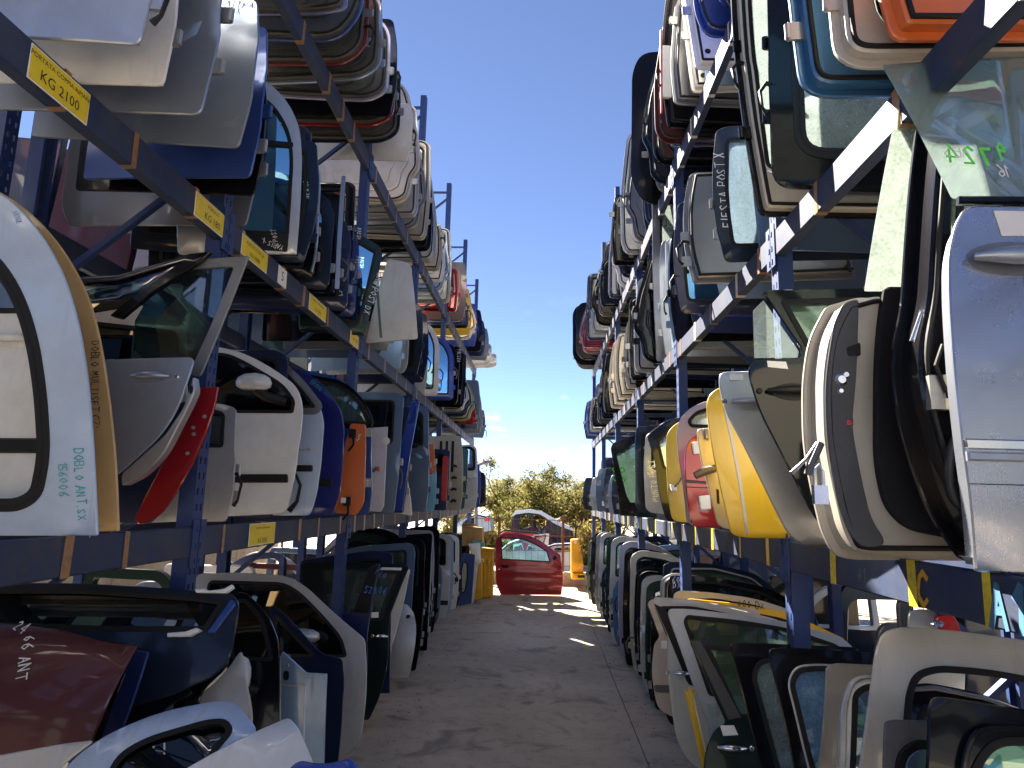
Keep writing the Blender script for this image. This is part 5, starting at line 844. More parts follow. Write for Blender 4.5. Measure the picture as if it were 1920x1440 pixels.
S(2.05, [(1836, 1056, .02), (1775, 965, .2), (1738, 860, .2), (1708, 740, .2), (1703, 650, .1), (1722, 560, .05), (1733, 330, .2), (1745, 185, .03), (1765, 178, .03), (2250, 178, .05), (2250, 1060, .02)], [[(1790, 540, .03), (1792, 215, .05), (2200, 215, .05), (2200, 540, .03)]], BLACK, 'black bare inner door with latch and speaker hole at the right', group=GR1, face='inner', card=None, gl=G_DUST, b=0.04, depth=0.10, extra=latch,
 bits=[('silver_edge', [(1703, 640), (1722, 586, .01), (1730, 580, .01), (1712, 645, .01)], CHROME, 0.012, 0.012)])  # short silver edge on the aisle side of the black door
def plates(root, bl, M):
    for (u, v, s) in ((1572, 714, .022), (1580, 705, .014), (1571, 735, .012)):
        c = tr(M, [(u, v)])[0]; mb = MB(); mb.lathe([(s, 0), (s, 0.012), (s*0.6, 0.02)], 10, Matrix.Translation((c[0], 0.0+bl(*c), c[1])) @ Matrix.Rotation(-pi/2, 4, 'X')); mb.build('bolt', CHROME, root)
    c = tr(M, [(1530, 925)])[0]; mb = MB(); mb.box(c[0]-0.022, c[0]+0.022, 0.02, 0.045, c[1]-0.035, c[1]+0.025); mb.tube([(c[0]-0.012, 0.035, c[1]+0.02), (c[0]-0.012, 0.035, c[1]+0.07), (c[0], 0.035, c[1]+0.09), (c[0]+0.014, 0.035, c[1]+0.075), (c[0]+0.014, 0.035, c[1]+0.02)], 0.006, 6); mb.build('striker_lock', CHROME, root, 40)
    c = tr(M, [(1526, 832), (1505, 862), (1478, 888)]); mb = MB(); mb.tube([(p[0], 0.03, p[1]) for p in c], [0.006, 0.005, 0.008], 6); mb.build('cable_end', STEEL, root); mb = MB(); mb.tube([(c[0][0]-0.01, 0.03, c[0][1]), (c[1][0]-0.01, 0.04, c[1][1]-0.02), (c[1][0], 0.04, c[1][1]-0.05)], 0.013, 6); mb.build('wiring', GREYPL, root)
S(2.30, [(1800, 1056, .02), (1620, 1054, .04), (1586, 1046, .05), (1563, 1000, .1), (1540, 892, .2), (1529, 820, .2), (1526, 703, .2), (1536, 623, .1), (1567, 562, .03), (1590, 556, .03), (1625, 546, .02), (2150, 546, .03), (2150, 1060, .02)], [], paint((0.40, 0.375, 0.33), 0.2, 0.36), 'cream inner door with black cloth card and bright bolts at the right', group=GR1, face='inner', card=None, b=0.05, depth=0.11, extra=plates,
 bits=[('trim_card', [(1642, 548, .02), (1634, 647, .1), (1636, 873, .2), (1652, 950, .1), (1690, 992, .08), (1805, 1016, .05), (2100, 1020, .03), (2100, 548, .02)], FELT, 0.03, 0.03), ('plastic_cover', [(1556, 610, .03), (1572, 574, .02), (1600, 566, .02), (1602, 700, .1), (1594, 800, .05), (1612, 900, .1), (1628, 975, .1), (1660, 1022, .1), (1602, 1030, .08), (1570, 965, .2), (1549, 850, .2), (1542, 720, .2)], plain((0.05, 0.052, 0.058), 0.4, name='dark_door_plastic'), 0.012, 0.01), ('latch_slot', [(1578, 655, .01), (1606, 645, .01), (1608, 670, .01), (1582, 672, .01)], PLAST, 0.014, 0.01), ('red_tag', [(1582, 788), (1595, 788), (1595, 799), (1582, 799)], RED, 0.016, 0.003), ('window_glass', [(1653, 182, .01), (1748, 182, .02), (1760, 182), (2100, 182, .02), (2100, 546), (1622, 545, .005)], glass((0.75, 0.86, 0.80), 0.36, dustc=(0.62, 0.67, 0.63)), -0.04, 0.005)])
S(2.75, [(1575, 1010, .03), (1530, 975, .1), (1475, 868, .2), (1424, 770, .2), (1406, 710, .1), (1404, 690, .04), (1415, 674, .03), (1500, 670, .02), (1505, 655, .02), (1440, 556, .02), (1430, 546, .02), (1445, 541, .03), (1620, 538, .05), (1900, 545, .05), (1900, 1010, .02)], [[(1526, 672, .01), (1466, 562, .02), (1600, 558, .03), (1850, 562, .03), (1850, 672, .02)]], paint((0.005, 0.008, 0.010), 0.0, 0.10, 0.8), 'glossy black front door with recessed black handle on the right shelf', group=GR1, gl=G_GREEN, b=0.015, lean=4, handle_px=(1438, 733, -0.22, PLAST), bits=[('sticker', [(1438, 676), (1474, 678), (1478, 692), (1440, 688)], LABEL, 0.003, 0.002), ('quarter_glass', [(1416, 578), (1436, 558), (1502, 655), (1500, 668), (1418, 668)], G_CLEAR, -0.02, 0.004)])
S(3.05, [(1580, 1024, .03), (1505, 1021, .05), (1480, 1000, .1), (1449, 944, .2), (1397, 838, .3), (1362, 768, .2), (1354, 720, .1), (1356, 697, .03), (1366, 692, .02), (1440, 690, .03), (1700, 690, .05), (1700, 1024, .03)], [], SILVER, 'silver door with round lock handle on the right shelf', group=GR1, b=0.08, handle_px=(1375, 751, -0.17, SILVBLUE), bits=[('sticker', [(1374, 697), (1400, 697), (1400, 709), (1374, 709)], LABEL, 0.003, 0.002)], grid=0.07)
S(3.4, [(1490, 1011, .03), (1400, 1009, .03), (1375, 1003, .03), (1349, 905, .3), (1334, 828, .2), (1329, 770, .1), (1331, 742, .05), (1352, 722, .04), (1400, 716, .05), (1600, 716, .05), (1600, 1011, .03)], [], YELLOW, 'bright yellow door on the right first shelf', group=GR1, b=0.09, bits=[('dull_flange', [(1360, 764), (1366, 764), (1408, 1004), (1402, 1004)], CREAM, 0.004, 0.006)], grid=0.07)
S(3.75, [(1420, 994, .03), (1375, 995, .04), (1348, 988, .05), (1333, 933, .2), (1316, 866, .2), (1311, 830, .1), (1310, 803, .02), (1335, 800, .03), (1520, 800, .05), (1520, 994, .03)], [], paint((0.40, 0.39, 0.36), 0.2, 0.42), 'off-white inner panel with slot and wires beside the yellow door', group=GR1, b=0.05, bits=[('slot', [(1343, 916, .01), (1348, 918, .01), (1350, 946, .01), (1345, 944, .01)], PLAST, 0.003, 0.003), ('latch', [(1321, 802), (1328, 804), (1330, 824), (1323, 822)], STEEL, 0.02, 0.02)],
  extra=lambda r, bl, M: (lambda mb, c: (mb.tube([(p[0], 0.04, p[1]) for p in c], [0.02, 0.026, 0.02], 7), mb.build('rubber_sleeve', GREYPL, r, 50)))(MB(), tr(M, [(1300, 893), (1318, 884), (1342, 878)])))
S(4.1, [(1400, 990, .03), (1300, 988, .03), (1290, 950, .1), (1286, 904, .1), (1284, 862, .1), (1289, 830, .04), (1312, 809, .05), (1440, 800, .05), (1440, 990, .03)], [], RED, 'red tailgate half with two hinge plates on the right shelf', group=GR1, b=0.04, bits=[('hinge_plate', [(1297, 829, .01), (1312, 826, .01), (1314, 850, .01), (1300, 852, .01)], LABEL, 0.02, 0.015), ('hinge_plate', [(1309, 930, .01), (1330, 928, .01), (1333, 955, .01), (1313, 957, .01)], LABEL, 0.02, 0.015), ('dark_gap', [(1286, 899), (1330, 903), (1330, 908), (1286, 905)], BLACK, 0.004, 0.004), ('dark_gap', [(1286, 912), (1332, 914), (1332, 916), (1286, 914)], BLACK, 0.003, 0.003)])
S(4.4, [(1380, 985, .03), (1290, 985, .05), (1280, 900, .2), (1272, 850, .2), (1270, 810, .1), (1276, 785, .1), (1296, 763, .1), (1330, 748, .1), (1440, 740, .05), (1440, 985, .03)], [[(1296, 800, .04), (1291, 788, .06), (1306, 771, .08), (1340, 760, .05), (1400, 758, .03), (1400, 802, .03)]], paint((0.44, 0.40, 0.46), 0.5, 0.38), 'lavender silver tailgate with rounded window beside the red one', group=GR1, gl=G_DUST, b=0.08)
S(4.85, [(1340, 984, .03), (1262, 978, .05), (1254, 940, .1), (1250, 880, .2), (1249, 835, .1), (1253, 808, .04), (1272, 790, .06), (1340, 770, .05), (1400, 770, .05), (1400, 984, .03)], [], paint((0.66, 0.47, 0.03), 0.0, 0.4), 'yellow door edge with dangling connector on the right shelf', group=GR1, b=0.06, bits=[('connector', [(1255, 908, .01), (1266, 912, .01), (1268, 921, .01), (1258, 922, .01)], LABEL, 0.05, 0.03)], extra=lambda r, bl, M: (lambda mb, c: (mb.tube([(p[0], 0.04, p[1]) for p in c], 0.006, 6), mb.build('cable', GREYPL, r)))(MB(), tr(M, [(1262, 914), (1272, 903), (1280, 888), (1286, 886)])))
S(5.4, [(1360, 982, .03), (1262, 978, .03), (1250, 974, .02), (1236, 930, .2), (1228, 860, .2), (1214, 818, .03), (1222, 808, .03), (1255, 785, .05), (1350, 770, .05), (1400, 980, .03)], [[(1244, 880, .03), (1232, 826, .04), (1260, 800, .05), (1340, 788, .03), (1350, 880, .03)]], paint((0.006, 0.010, 0.03), 0.3, 0.28), 'glossy navy rear door with vertical chalk lettering on the right first shelf', group=GR1, gl=G_CLEAR, b=0.08, texts=[('PUNTO POST', 1236, 940, 0.045, 96, CHALK), ('SX', 1226, 890, 0.05, 96, CHALK)])
S(5.9, [(1330, 975, .03), (1222, 962, .03), (1212, 955, .03), (1207, 880, .2), (1212, 815, .03), (1240, 800, .05), (1340, 790, .05)], [[(1222, 880, .03), (1222, 824, .03), (1320, 806, .03), (1320, 880, .03)]], SILVER, 'silver door frame right behind the navy rear door', group=GR1, gl=G_DUST, body=BLACK)
S(6.4, [(1310, 970, .03), (1206, 962, .03), (1192, 952, .03), (1191, 830, .1), (1194, 800, .02), (1210, 798, .02), (1310, 790, .05)], [[(1204, 940, .02), (1203, 812, .02), (1290, 806, .03), (1290, 940, .02)]], DKBLUE, 'dark upright door frame left of the silver framed one', group=GR1, gl=G_DARK)
S(7.9, [(1270, 965, .03), (1165, 962, .02), (1145, 840, .03), (1150, 830, .02), (1192, 815, .03), (1270, 800, .03)], [[(1180, 945, .02), (1172, 930, .05), (1152, 850, .02), (1190, 828, .03), (1250, 815, .03), (1250, 945, .03)]], BLACK, 'black door with slanted green glass on the right shelf', group=GR1, gl=glass((0.35, 0.62, 0.48), 0.22), fm=None, texts=[('S8', 1172, 905, 0.14, 90, LIME, -0.006)])
for u, v, vt, pm, t, lab, Y in [(1160, 963, 880, DKGREEN, 'F', 'dark green door behind the slanted green glass', 8.6), (1148, 962, 875, NAVY, 'P', 'navy panel edge further along the right first shelf', 9.3), (1140, 961, 890, SILVBLUE, 'P', 'silver blue panel edge further along the right first shelf', 10.0), (1133, 961, 876, DKBLUE, 'P', 'dark blue square panel on the right first shelf', 10.8), (1118, 960, 878, STEELBLUE, 'P', 'steel blue square panel on the right first shelf', 11.9), (1108, 960, 895, SILVER, 'P', 'silver panel edge near the right shelf end', 12.9), (1104, 959, 893, BLACK, 'P', 'black panel edge near the right shelf end', 13.6), (1093, 958, 895, DKBLUE, 'P', 'last dark panel on the right first shelf', 15.4)]:
    D('R', Z1, u, v, vt, t, pm, lab, Y=Y, w=0.95, **kw)

# ------------------------------------------------------------------ right rack, second shelf
GR2 = 'door frames and windows on the second shelf of the right rack'; kw = dict(group=GR2)
for u, v, vt, pm, t, lab, ex in [(1662, 66, -500, ORANGE, 'P', 'orange inner door corner at the top right', dict(face='inner', card=None)), (1572, 122, -480, paint((0.48, 0.45, 0.40), 0.1, 0.42), 'U', 'cream window frame corner between blue and orange ones', dict(face='inner', card=None, gl=G_DARK)), (1508, 178, -420, paint((0.035, 0.14, 0.30), 0.5, 0.36), 'U', 'metallic blue window frame corner at the upper right', dict(face='inner', card=None, gl=G_DUST)),
 (1452, 345, -260, BLACK, 'U', 'black window frame with dusty glass on the upper right shelf', dict(gl=G_DUST, fm=PLAST)), (1414, 402, -300, BLACK, 'G', 'slim black rear door frame with pale inner edge', dict(gl=G_DUST, fm=WHITE, fw=0.015, face='inner', card=None, body=CREAM)), (1352, 488, 232, DKBLUE, 'G', 'dusty pale rear window with large vertical chalk lettering', dict(gl=glass((0.55, 0.68, 0.76), 0.42, dustc=(0.42, 0.50, 0.56)), ut=1332, texts=[('FIESTA POST X', 1372, 425, 0.055, 92, CHALK)])),
 (1292, 530, 322, GREY, 'P', 'dark grey metallic inner panel on the upper right shelf', dict(face='inner', card=None)), (1300, 588, 338, paint((0.008, 0.035, 0.34), 0.2, 0.3), 'W', 'bright blue rear door frame with small chalk lettering up its edge', dict(ut=1290, gl=G_DARK, texts=[('PUNTO POST SX', 1293, 500, 0.045, 92, CHALK)])), (1272, 585, 372, NAVY, 'G', 'navy rear door window beside the bright blue frame', dict(ut=1260, gl=G_BLUE)), (1262, 640, 425, BLACK, 'P', 'black panel edge on the upper right shelf', {}), (1258, 650, 440, SKYBLUE, 'P', 'sky blue door edge on the upper right shelf', dict(ut=1236)), (1244, 668, 448, SILVBLUE, 'P', 'silver blue door edge next to the sky blue one', dict(ut=1214)), (1228, 676, 352, GREY, 'F', 'grey door frame with dusty window high on the right shelf', dict(ut=1200, gl=G_DUST)),
 (1224, 690, 452, NAVY, 'W', 'navy door beyond the silver blue edges', dict(ut=1196)), (1208, 705, 455, paint((0.01, 0.02, 0.10), 0.3, 0.3), 'P', 'deep blue inner door beyond the navy one', dict(face='inner', card=None, ut=1182))]:
    D('R', Z2, u, v, vt, t, pm, lab, **kw, **ex)
for i, (u, v, vt, pm, t, lab, Y) in enumerate([(1196, 715, 470, BLACK, 'T', 'black inner tailgate on the upper right shelf', 7.0), (1190, 728, 520, SILVER, 'T', 'silver inner tailgate on the upper right shelf', 7.5), (1180, 738, 560, BLACK, 'T', 'second black inner tailgate on the upper right shelf', 8.0), (1172, 746, 600, CREAM, 'P', 'first of the cream door edges on the upper right shelf', 8.5), (1164, 754, 618, CREAM, 'P', 'second of the cream door edges on the upper right shelf', 8.9), (1156, 760, 625, CREAM, 'P', 'third of the cream door edges on the upper right shelf', 9.4), (1150, 765, 635, CHAMP, 'P', 'beige door edge after the cream ones', 9.9), (1142, 768, 640, CREAM, 'P', 'fourth of the cream door edges on the upper right shelf', 10.4), (1134, 775, 648, BLACK, 'T', 'black inner door beyond the cream edges', 11.0), (1126, 785, 660, BLACK, 'P', 'black panel with cables beyond the cream edges', 11.7), (1120, 795, 700, GREY, 'T', 'grey tailgate far along the upper right shelf', 12.4), (1112, 806, 725, BLACK, 'T', 'black tailgate far along the upper right shelf', 13.1), (1106, 816, 745, SILVER, 'T', 'silver tailgate far along the upper right shelf', 13.9), (1100, 826, 750, BLUE, 'P', 'blue panel near the end of the upper right shelf', 14.7), (1096, 834, 752, NAVY, 'P', 'last navy panel on the upper right shelf', 15.6)]):
    D('R', Z2, u, v, vt, t, pm, lab, Y=Y, face='inner', card=None, w=1.1, ut=u-8, **kw)

# ------------------------------------------------------------------ right rack, top shelf
GR3 = 'tailgates on the top shelf of the right rack'; kw = dict(group=GR3)
for u, v, vt, pm, t, lab, Y, ex in [(1335, -40, -500, GREY, 'T', 'grey tailgate nearest on the top right shelf', 3.6, {}), (1305, 46, -420, BLUE, 'T', 'blue tailgate corner at the top of the right rack', 4.3, {}), (1296, 80, -380, WHITE, 'P', 'white inner tailgate with round holes top right', 4.6, {}), (1288, 112, -330, paint((0.62, 0.60, 0.57), 0.1, 0.42), 'P', 'second white inner tailgate with round holes top right', 4.9, {}), (1262, 140, -180, GREY, 'T', 'dark grey rounded tailgate corner top right', 5.1, {}), (1244, 160, -60, BLACK, 'P', 'black tailgate with white lamp strip top right', 5.4, {'strip': 1}), (1228, 170, 20, MAROON, 'T', 'dark tailgate with red lamp line top right', 5.7, {}), (1224, 200, 60, BLACK, 'T', 'glossy black tailgate against the sky top right', 6.1, {}), (1208, 235, 62, DKBLUE, 'T', 'dark blue tailgate against the sky top right', 6.5, {}), (1182, 245, 88, BLACK, 'H', 'shiny black tailgate jutting furthest into the sky', 6.9, {}), (1218, 268, 120, NAVY, 'P', 'navy panel behind the black tailgates', 7.2, {}), (1200, 330, 165, NAVY, 'T', 'navy tailgate lower on the top right shelf', 7.6, {}),
 (1180, 380, 240, GREY, 'T', 'grey tailgate frame with curved ribs top right', 8.1, {}), (1165, 410, 252, SILVER, 'T', 'silver tailgate frame beside the grey ribs', 8.5, {}), (1150, 435, 270, BLACK, 'T', 'black tailgate frame edge top right', 8.9, {}), (1160, 450, 330, NAVY, 'T', 'navy tailgate frame top right beside the white one', 9.4, {}), (1152, 480, 380, WHITE, 'T', 'white tailgate frame with red lamp top right', 9.9, {}), (1140, 500, 410, NAVY, 'T', 'navy tailgate frame far on the top right shelf', 10.4, {}), (1128, 520, 420, BLACK, 'T', 'black tailgate frame before the bronze one top right', 10.9, {}), (1122, 550, 455, paint((0.16, 0.14, 0.12), 0.5, 0.4), 'T', 'bronze tailgate frame far on the top right shelf', 11.5, {}), (1112, 575, 490, BLACK, 'T', 'black tailgate frame far on the top right shelf', 12.1, {}), (1108, 600, 500, SILVER, 'T', 'silver tailgate frame far on the top right shelf', 12.7, {}), (1100, 625, 515, NAVY, 'T', 'navy blue tailgate frame near the end far on the top right shelf', 13.3, {}), (1094, 645, 545, RED, 'T', 'red tailgate far on the top right shelf', 13.9, {}), (1088, 660, 550, GREY, 'T', 'grey tailgate far on the top right shelf', 14.5, {}), (1080, 675, 565, BLACK, 'H', 'glossy black bonnet near the end of the top right shelf', 15.1, {}), (1074, 690, 570, BLACK, 'H', 'black bonnet near the end of the top right shelf', 15.7, {}), (1078, 705, 590, GREY, 'H', 'last drooping bonnet on the top right shelf', 16.2, {})]:
    strip = ex.pop('strip', 0)
    x_ = (lambda r, bl: (panel('lamp_strip', rect(-0.06, 0.02, 0.25, 0.75, 0.01), [], LABEL, 0.02, 0.03, bl, r, 0.006, 0), panel('lamp_edge', rect(0.02, 0.035, 0.1, 0.9, 0.004), [], REDPL, 0.02, 0.03, bl, r, 0.004, 0))) if strip else None
    if 'round holes' in lab: x_ = lambda r, bl: [panel('round_hole', oval(-0.12, z_, 0.022, 0.022), [], PLAST, 0.004, 0.003, bl, r, 0.001, 0) for z_ in (0.12, 0.34)]
    D('R', Z3, u, v, vt, t, pm, lab, Y=Y, w=1.2, face='inner' if t in 'TP' else 'outer', card=None, ut=u-4, extra=x_, **kw)

# ------------------------------------------------------------------ dim back rows behind both racks
ORD = 'first second third fourth fifth sixth seventh eighth ninth tenth eleventh twelfth thirteenth fourteenth fifteenth sixteenth seventeenth eighteenth nineteenth twentieth twenty-first twenty-second twenty-third twenty-fourth twenty-fifth twenty-sixth twenty-seventh twenty-eighth twenty-ninth thirtieth'.split()
for sd, x0, sg in (('left', XL-RD-0.16, 1), ('right', XR+RD+0.16, -1)):
    rb = random.Random(5 if sg > 0 else 8); cache = {}
    for zl, lev in ((0.012, 'floor'), (Z1, 'first shelf'), (Z2, 'second shelf'), (Z3, 'top shelf')):
        y = 1.2 if sg > 0 else 1.0; cnt = 0
        while y < 16.2:
            key = rb.choice('ABRTVPF'); cname, pm = rb.choice([('black', BLACK), ('navy', NAVY), ('grey', GREY), ('silver', SILVER), ('dark green', DKGREEN), ('steel blue', STEELBLUE), ('white', WHITE), ('maroon', MAROON), ('dark blue', DKBLUE)]); h = rb.uniform(1.0, 1.3)
            if lev == 'floor' and (sg > 0 and rb.random() < 0.55 or sg < 0 and rb.random() < 0.2): y += 0.5; continue
            k2 = (key, round(h, 1))
            if k2 not in cache:
                ol, hs = unit(key, 1.02, round(h, 1), sg)
                o = panel('stored_car_door', ol, hs, pm, 0, 0.06, lambda a, b: -0.06*(b/1.1-0.4)**2, None, 0.006, 0); cache[k2] = o.data
            else: o = bpy.data.objects.new('stored_car_door', cache[k2]); COL.objects.link(o)
            o.material_slots[0].link = 'OBJECT'; o.material_slots[0].material = pm
            o.matrix_world = frame((x0-0.02*sg+rb.uniform(-0.02, 0.05)*sg, y, zl), rb.uniform(0, 6), rb.uniform(-12, 12))
            tag(o, '%s door, %s from the near end, back row of the %s side, %s' % (cname, ORD[min(cnt, 29)], sd, lev), 'car door', 'back row doors behind the %s rack' % sd)
            cnt += 1; y += rb.uniform(0.45, 0.75)
# ------------------------------------------------------------------ the end of the aisle
def tr_plane(Y): return frame((0, Y, 0))
# low wall with a rusty wire fence
W = empty('boundary_wall', Matrix.Translation((0, 15.95, 0)), 'low pale concrete wall under the wire fence', 'wall')
CONW = concrete('wall_concrete', (0.42, 0.38, 0.31), (0.33, 0.29, 0.23), (0.2, 0.18, 0.14), 3.0)
rw = random.Random(2); x = -14.0
while x < 14:
    w = rw.uniform(1.1, 1.5); mb = MB(); mb.box(x+0.006, x+w-0.006, -0.09+rw.uniform(-0.01, 0.01), 0.12, 0, 0.30+rw.uniform(-0.015, 0.015)); mb.build('block', CONW, W); x += w
RUST = plain((0.13, 0.05, 0.03), 0.85, name='rusty_steel', noise=0.5)
F = empty('wire_fence', Matrix.Translation((0, 16.02, 0.28)), 'rusty wire fence with thin posts across the aisle end', 'fence')
for i, u in enumerate((1055, 934)):
    p = atY(u, 1060, 16.02); mb = MB(); mb.box(p.x-0.028, p.x+0.028, -0.028, 0.028, 0, 1.25 if i == 0 else 1.2); mb.build('post', RUST, F)
for px in (-6, -3.6, 3.2, 5.6): mb = MB(); mb.box(px-0.025, px+0.025, -0.025, 0.025, 0, 1.2); mb.build('post', RUST, F)
for z in (0.12, 0.45, 0.78, 1.14): mb = MB(); mb.bar((-12, 0.03, z), (12, 0.03, z+0.02), 0.016); mb.build('rail_wire', RUST, F)
mb = MB(); x = -6.0
while x < 6: mb.bar((x, 0.035, 0.02), (x+rw.uniform(-0.01, 0.01), 0.035, 1.16), 0.008); x += 0.145
tag(mb.build('mesh_wires', RUST, F), kind='stuff')

# the red door standing across the aisle
M = frame(atZ(990, 1116, 0.01), 6, 0)
RO = tr(M, [(930, 1010, .05), (944, 1000, .03), (985, 1002, .1), (1008, 1010, .15), (1040, 1033, .1), (1050, 1040, .03), (1053, 1060, .1), (1056, 1080, .1), (1053, 1116, .03), (938, 1115, .06), (930, 1095, .1), (928, 1050, .1)])
RH = tr(M, [(938, 1007, .02), (985, 1010, .15), (1015, 1026, .1), (1026, 1034, .02), (1032, 1054, .015), (941, 1049, .02)])
def red_extra(root, bl):
    c = tr(M, [(1040, 1046)])[0]; panel('mirror_plug', oval(c[0], c[1], 0.04, 0.045), [], PLAST, 0.004, 0.004, bl, root, 0.001, 0)
    c = tr(M, [(945, 1062)])[0]; panel('handle_pocket', rounded([(c[0]-0.11, c[1]+0.03, .02), (c[0]-0.09, c[1]-0.03, .03), (c[0]+0.05, c[1]-0.03, .03), (c[0]+0.07, c[1]+0.03, .02)]), [], PLAST, 0.004, 0.004, bl, root, 0.001, 0)
    c = tr(M, [(936, 1067)])[0]; panel('lock_cylinder', oval(c[0], c[1], 0.016, 0.016), [], CHROME, 0.006, 0.006, bl, root, 0.001, 0)
    c = tr(M, [(930, 1079)])[0]; panel('rubber_stop', oval(c[0]-0.03, c[1], 0.013, 0.016), [], PLAST, 0.006, 0.006, bl, root, 0.001, 0)
    c = tr(M, [(975, 1030)])[0]; write(root, '2', c[0], c[1], 0.05, 0, CHALK, 0.004, bl)
door(M, rounded(RO), [rounded(RH)], RED, 'glossy red three-door car door standing upright across the aisle end', b=0.10, gl=glass((0.62, 0.82, 0.84), 0.06), trim=None, extra=red_extra, grid=0.06, swage=0.02, depth=0.08)

# yellow sheet-metal guards, boxes and sheets at the left end
YB = plain((0.68, 0.36, 0.015), 0.5, name='yellow_sheet', noise=0.25, scale=6)
def guard(Y, pts, label, t=0.25, mat=YB, name='metal_guard', cat='guard', lip=True):
    Mg = frame((0, Y, 0)); q = [p for p in tr(Mg, pts)]
    R = empty(name, Mg, label, cat)
    panel('front_sheet', rounded(q), [], mat, 0, t, lambda a, b: 0, R, 0.012, 0)
    if lip:
        zs = [p[1] for p in q]; xs_ = [p[0] for p in q]
        panel('rim', rect(min(xs_)-0.015, max(xs_)+0.015, max(zs)-0.05, max(zs)+0.01), [], mat, 0.02, t+0.04, lambda a, b: 0, R, 0.006, 0)
        for k in (0.33, 0.66): x = min(xs_)+(max(xs_)-min(xs_))*k; panel('rib', rect(x-0.018, x+0.018, min(zs)+0.06, max(zs)-0.1), [], mat, 0.010, 0.012, lambda a, b: 0, R, 0.004, 0)
    return R
guard(13.5, [(902, 1029, .02), (925, 1030, .02), (923, 1120, .02), (903, 1122, .02)], 'tall yellow sheet metal guard beside the red door', 0.3)
guard(12.9, [(886, 1052, .02), (903, 1050, .02), (902, 1124, .02), (887, 1126, .02)], 'narrower yellow metal guard left of the tall one', 0.25)
CARD = plain((0.42, 0.25, 0.10), 0.8, name='cardboard', noise=0.3); 
Mg = frame((0, 13.3, 0)); R = empty('cardboard_box', Mg, 'tan cardboard box on top of the yellow guards', 'box')
q = tr(Mg, [(866, 986, .01), (904, 990, .01), (904, 1020, .01), (866, 1024, .01)]); panel('carton', rounded(q), [], CARD, 0, 0.4, lambda a, b: 0, R, 0.006, 0)
q = tr(Mg, [(866, 982), (888, 981), (893, 986), (866, 987)]); panel('flap', q, [], CARD, 0.03, 0.01, lambda a, b: 0, R, 0.002, 0)
guard(12.6, [(877, 1020, .02), (900, 1018, .03), (902, 1055, .02), (893, 1060, .02), (884, 1035, .02)], 'crumpled white plastic sheet hanging over the yellow guard', 0.03, LABEL, 'plastic_sheet', 'sheet', False)
guard(13.1, [(884, 1014, .01), (908, 1019, .01), (908, 1026, .01), (886, 1024, .01)], 'turquoise cloth lying on the yellow guard', 0.2, plain((0.10, 0.42, 0.40), 0.8, name='turquoise_cloth'), 'cloth', 'cloth', False)

# yellow pallet truck at the right end
Mt = frame((0, 15.2, 0)); R = empty('pallet_truck', Mt, 'yellow pallet truck parked behind the right row of doors', 'pallet truck')
q = tr(Mt, [(1071, 1012, .02), (1086, 1011, .02), (1094, 1060, .02), (1094, 1074, .02), (1071, 1074, .02)]); panel('body', rounded(q), [], YB, 0, 0.3, lambda a, b: 0, R, 0.02, 0)
q = tr(Mt, [(1072, 1075, .01), (1096, 1075, .01), (1096, 1086, .01), (1072, 1086, .01)]); panel('fork', rounded(q), [], YB, 0.05, 0.9, lambda a, b: 0, R, 0.01, 0)
q = tr(Mt, [(1083, 1078), (1096, 1078), (1096, 1083), (1083, 1083)]); panel('slot', q, [], PLAST, 0.054, 0.01, lambda a, b: 0, R, 0.002, 0)
q = tr(Mt, [(1076, 1014), (1081, 1014), (1081, 1019), (1076, 1019)]); panel('plate', q, [], LABEL, 0.004, 0.01, lambda a, b: 0, R, 0.001, 0)
mb = MB(); c = tr(Mt, [(1079, 1010)])[0]; mb.tube([(c[0], -0.1, c[1]), (c[0]-0.02, -0.12, c[1]+0.25)], 0.02); mb.tube([(c[0]-0.16, -0.12, c[1]+0.25), (c[0]+0.12, -0.12, c[1]+0.25)], 0.018); mb.build('handle', PLAST, R)

# scrapped cars beyond the fence
def hull(Y, side, holes, wid, pm, label, name='scrapped_hatchback', glassm=None, roof=None, extra=None):
    Mc = frame((0, Y, 0)); R = empty(name, Mc, label, 'scrap vehicle')
    so = rounded(tr(Mc, side)); ho = [rounded(tr(Mc, h)) for h in holes]
    fb = lambda x, z: 0
    panel('near_side', so, ho, pm, 0, 0.06, fb, R, 0.01, 0.2); panel('far_side', so, ho, pm, -wid+0.06, 0.06, fb, R, 0.01, 0.2)
    if roof:
        p = dense(tr(Mc, roof), 0.12); vs = []; fs = []
        for x, z in p[:max(2, len(p)//2+len(p) % 2)]: pass
    rp = tr(Mc, roof) if roof else None
    if rp:
        vs = []; n = len(rp)
        for yy in (0.0, -wid): vs += [(x, yy, z) for x, z in [(a[0], a[1]) for a in rp]]
        for yy in (0.0, -wid): vs += [(x, yy, z-0.05) for x, z in [(a[0], a[1]) for a in rp]]
        fs = [(i, i+1, n+i+1, n+i) for i in range(n-1)]+[(2*n+i, 2*n+i+1, 3*n+i+1, 3*n+i) for i in range(n-1)]+[(i, i+1, 2*n+i+1, 2*n+i) for i in range(n-1)]+[(n+i, n+i+1, 3*n+i+1, 3*n+i) for i in range(n-1)]
        mesh('roof', vs, fs, pm if extra is None else extra, R, 40)
    if glassm:
        for h in ho: panel('window_glass', h, [], glassm, -0.03, 0.006, fb, R, 0.001, 0)
    return R, Mc
SHELL = paint((0.010, 0.016, 0.032), 0.1, 0.4)
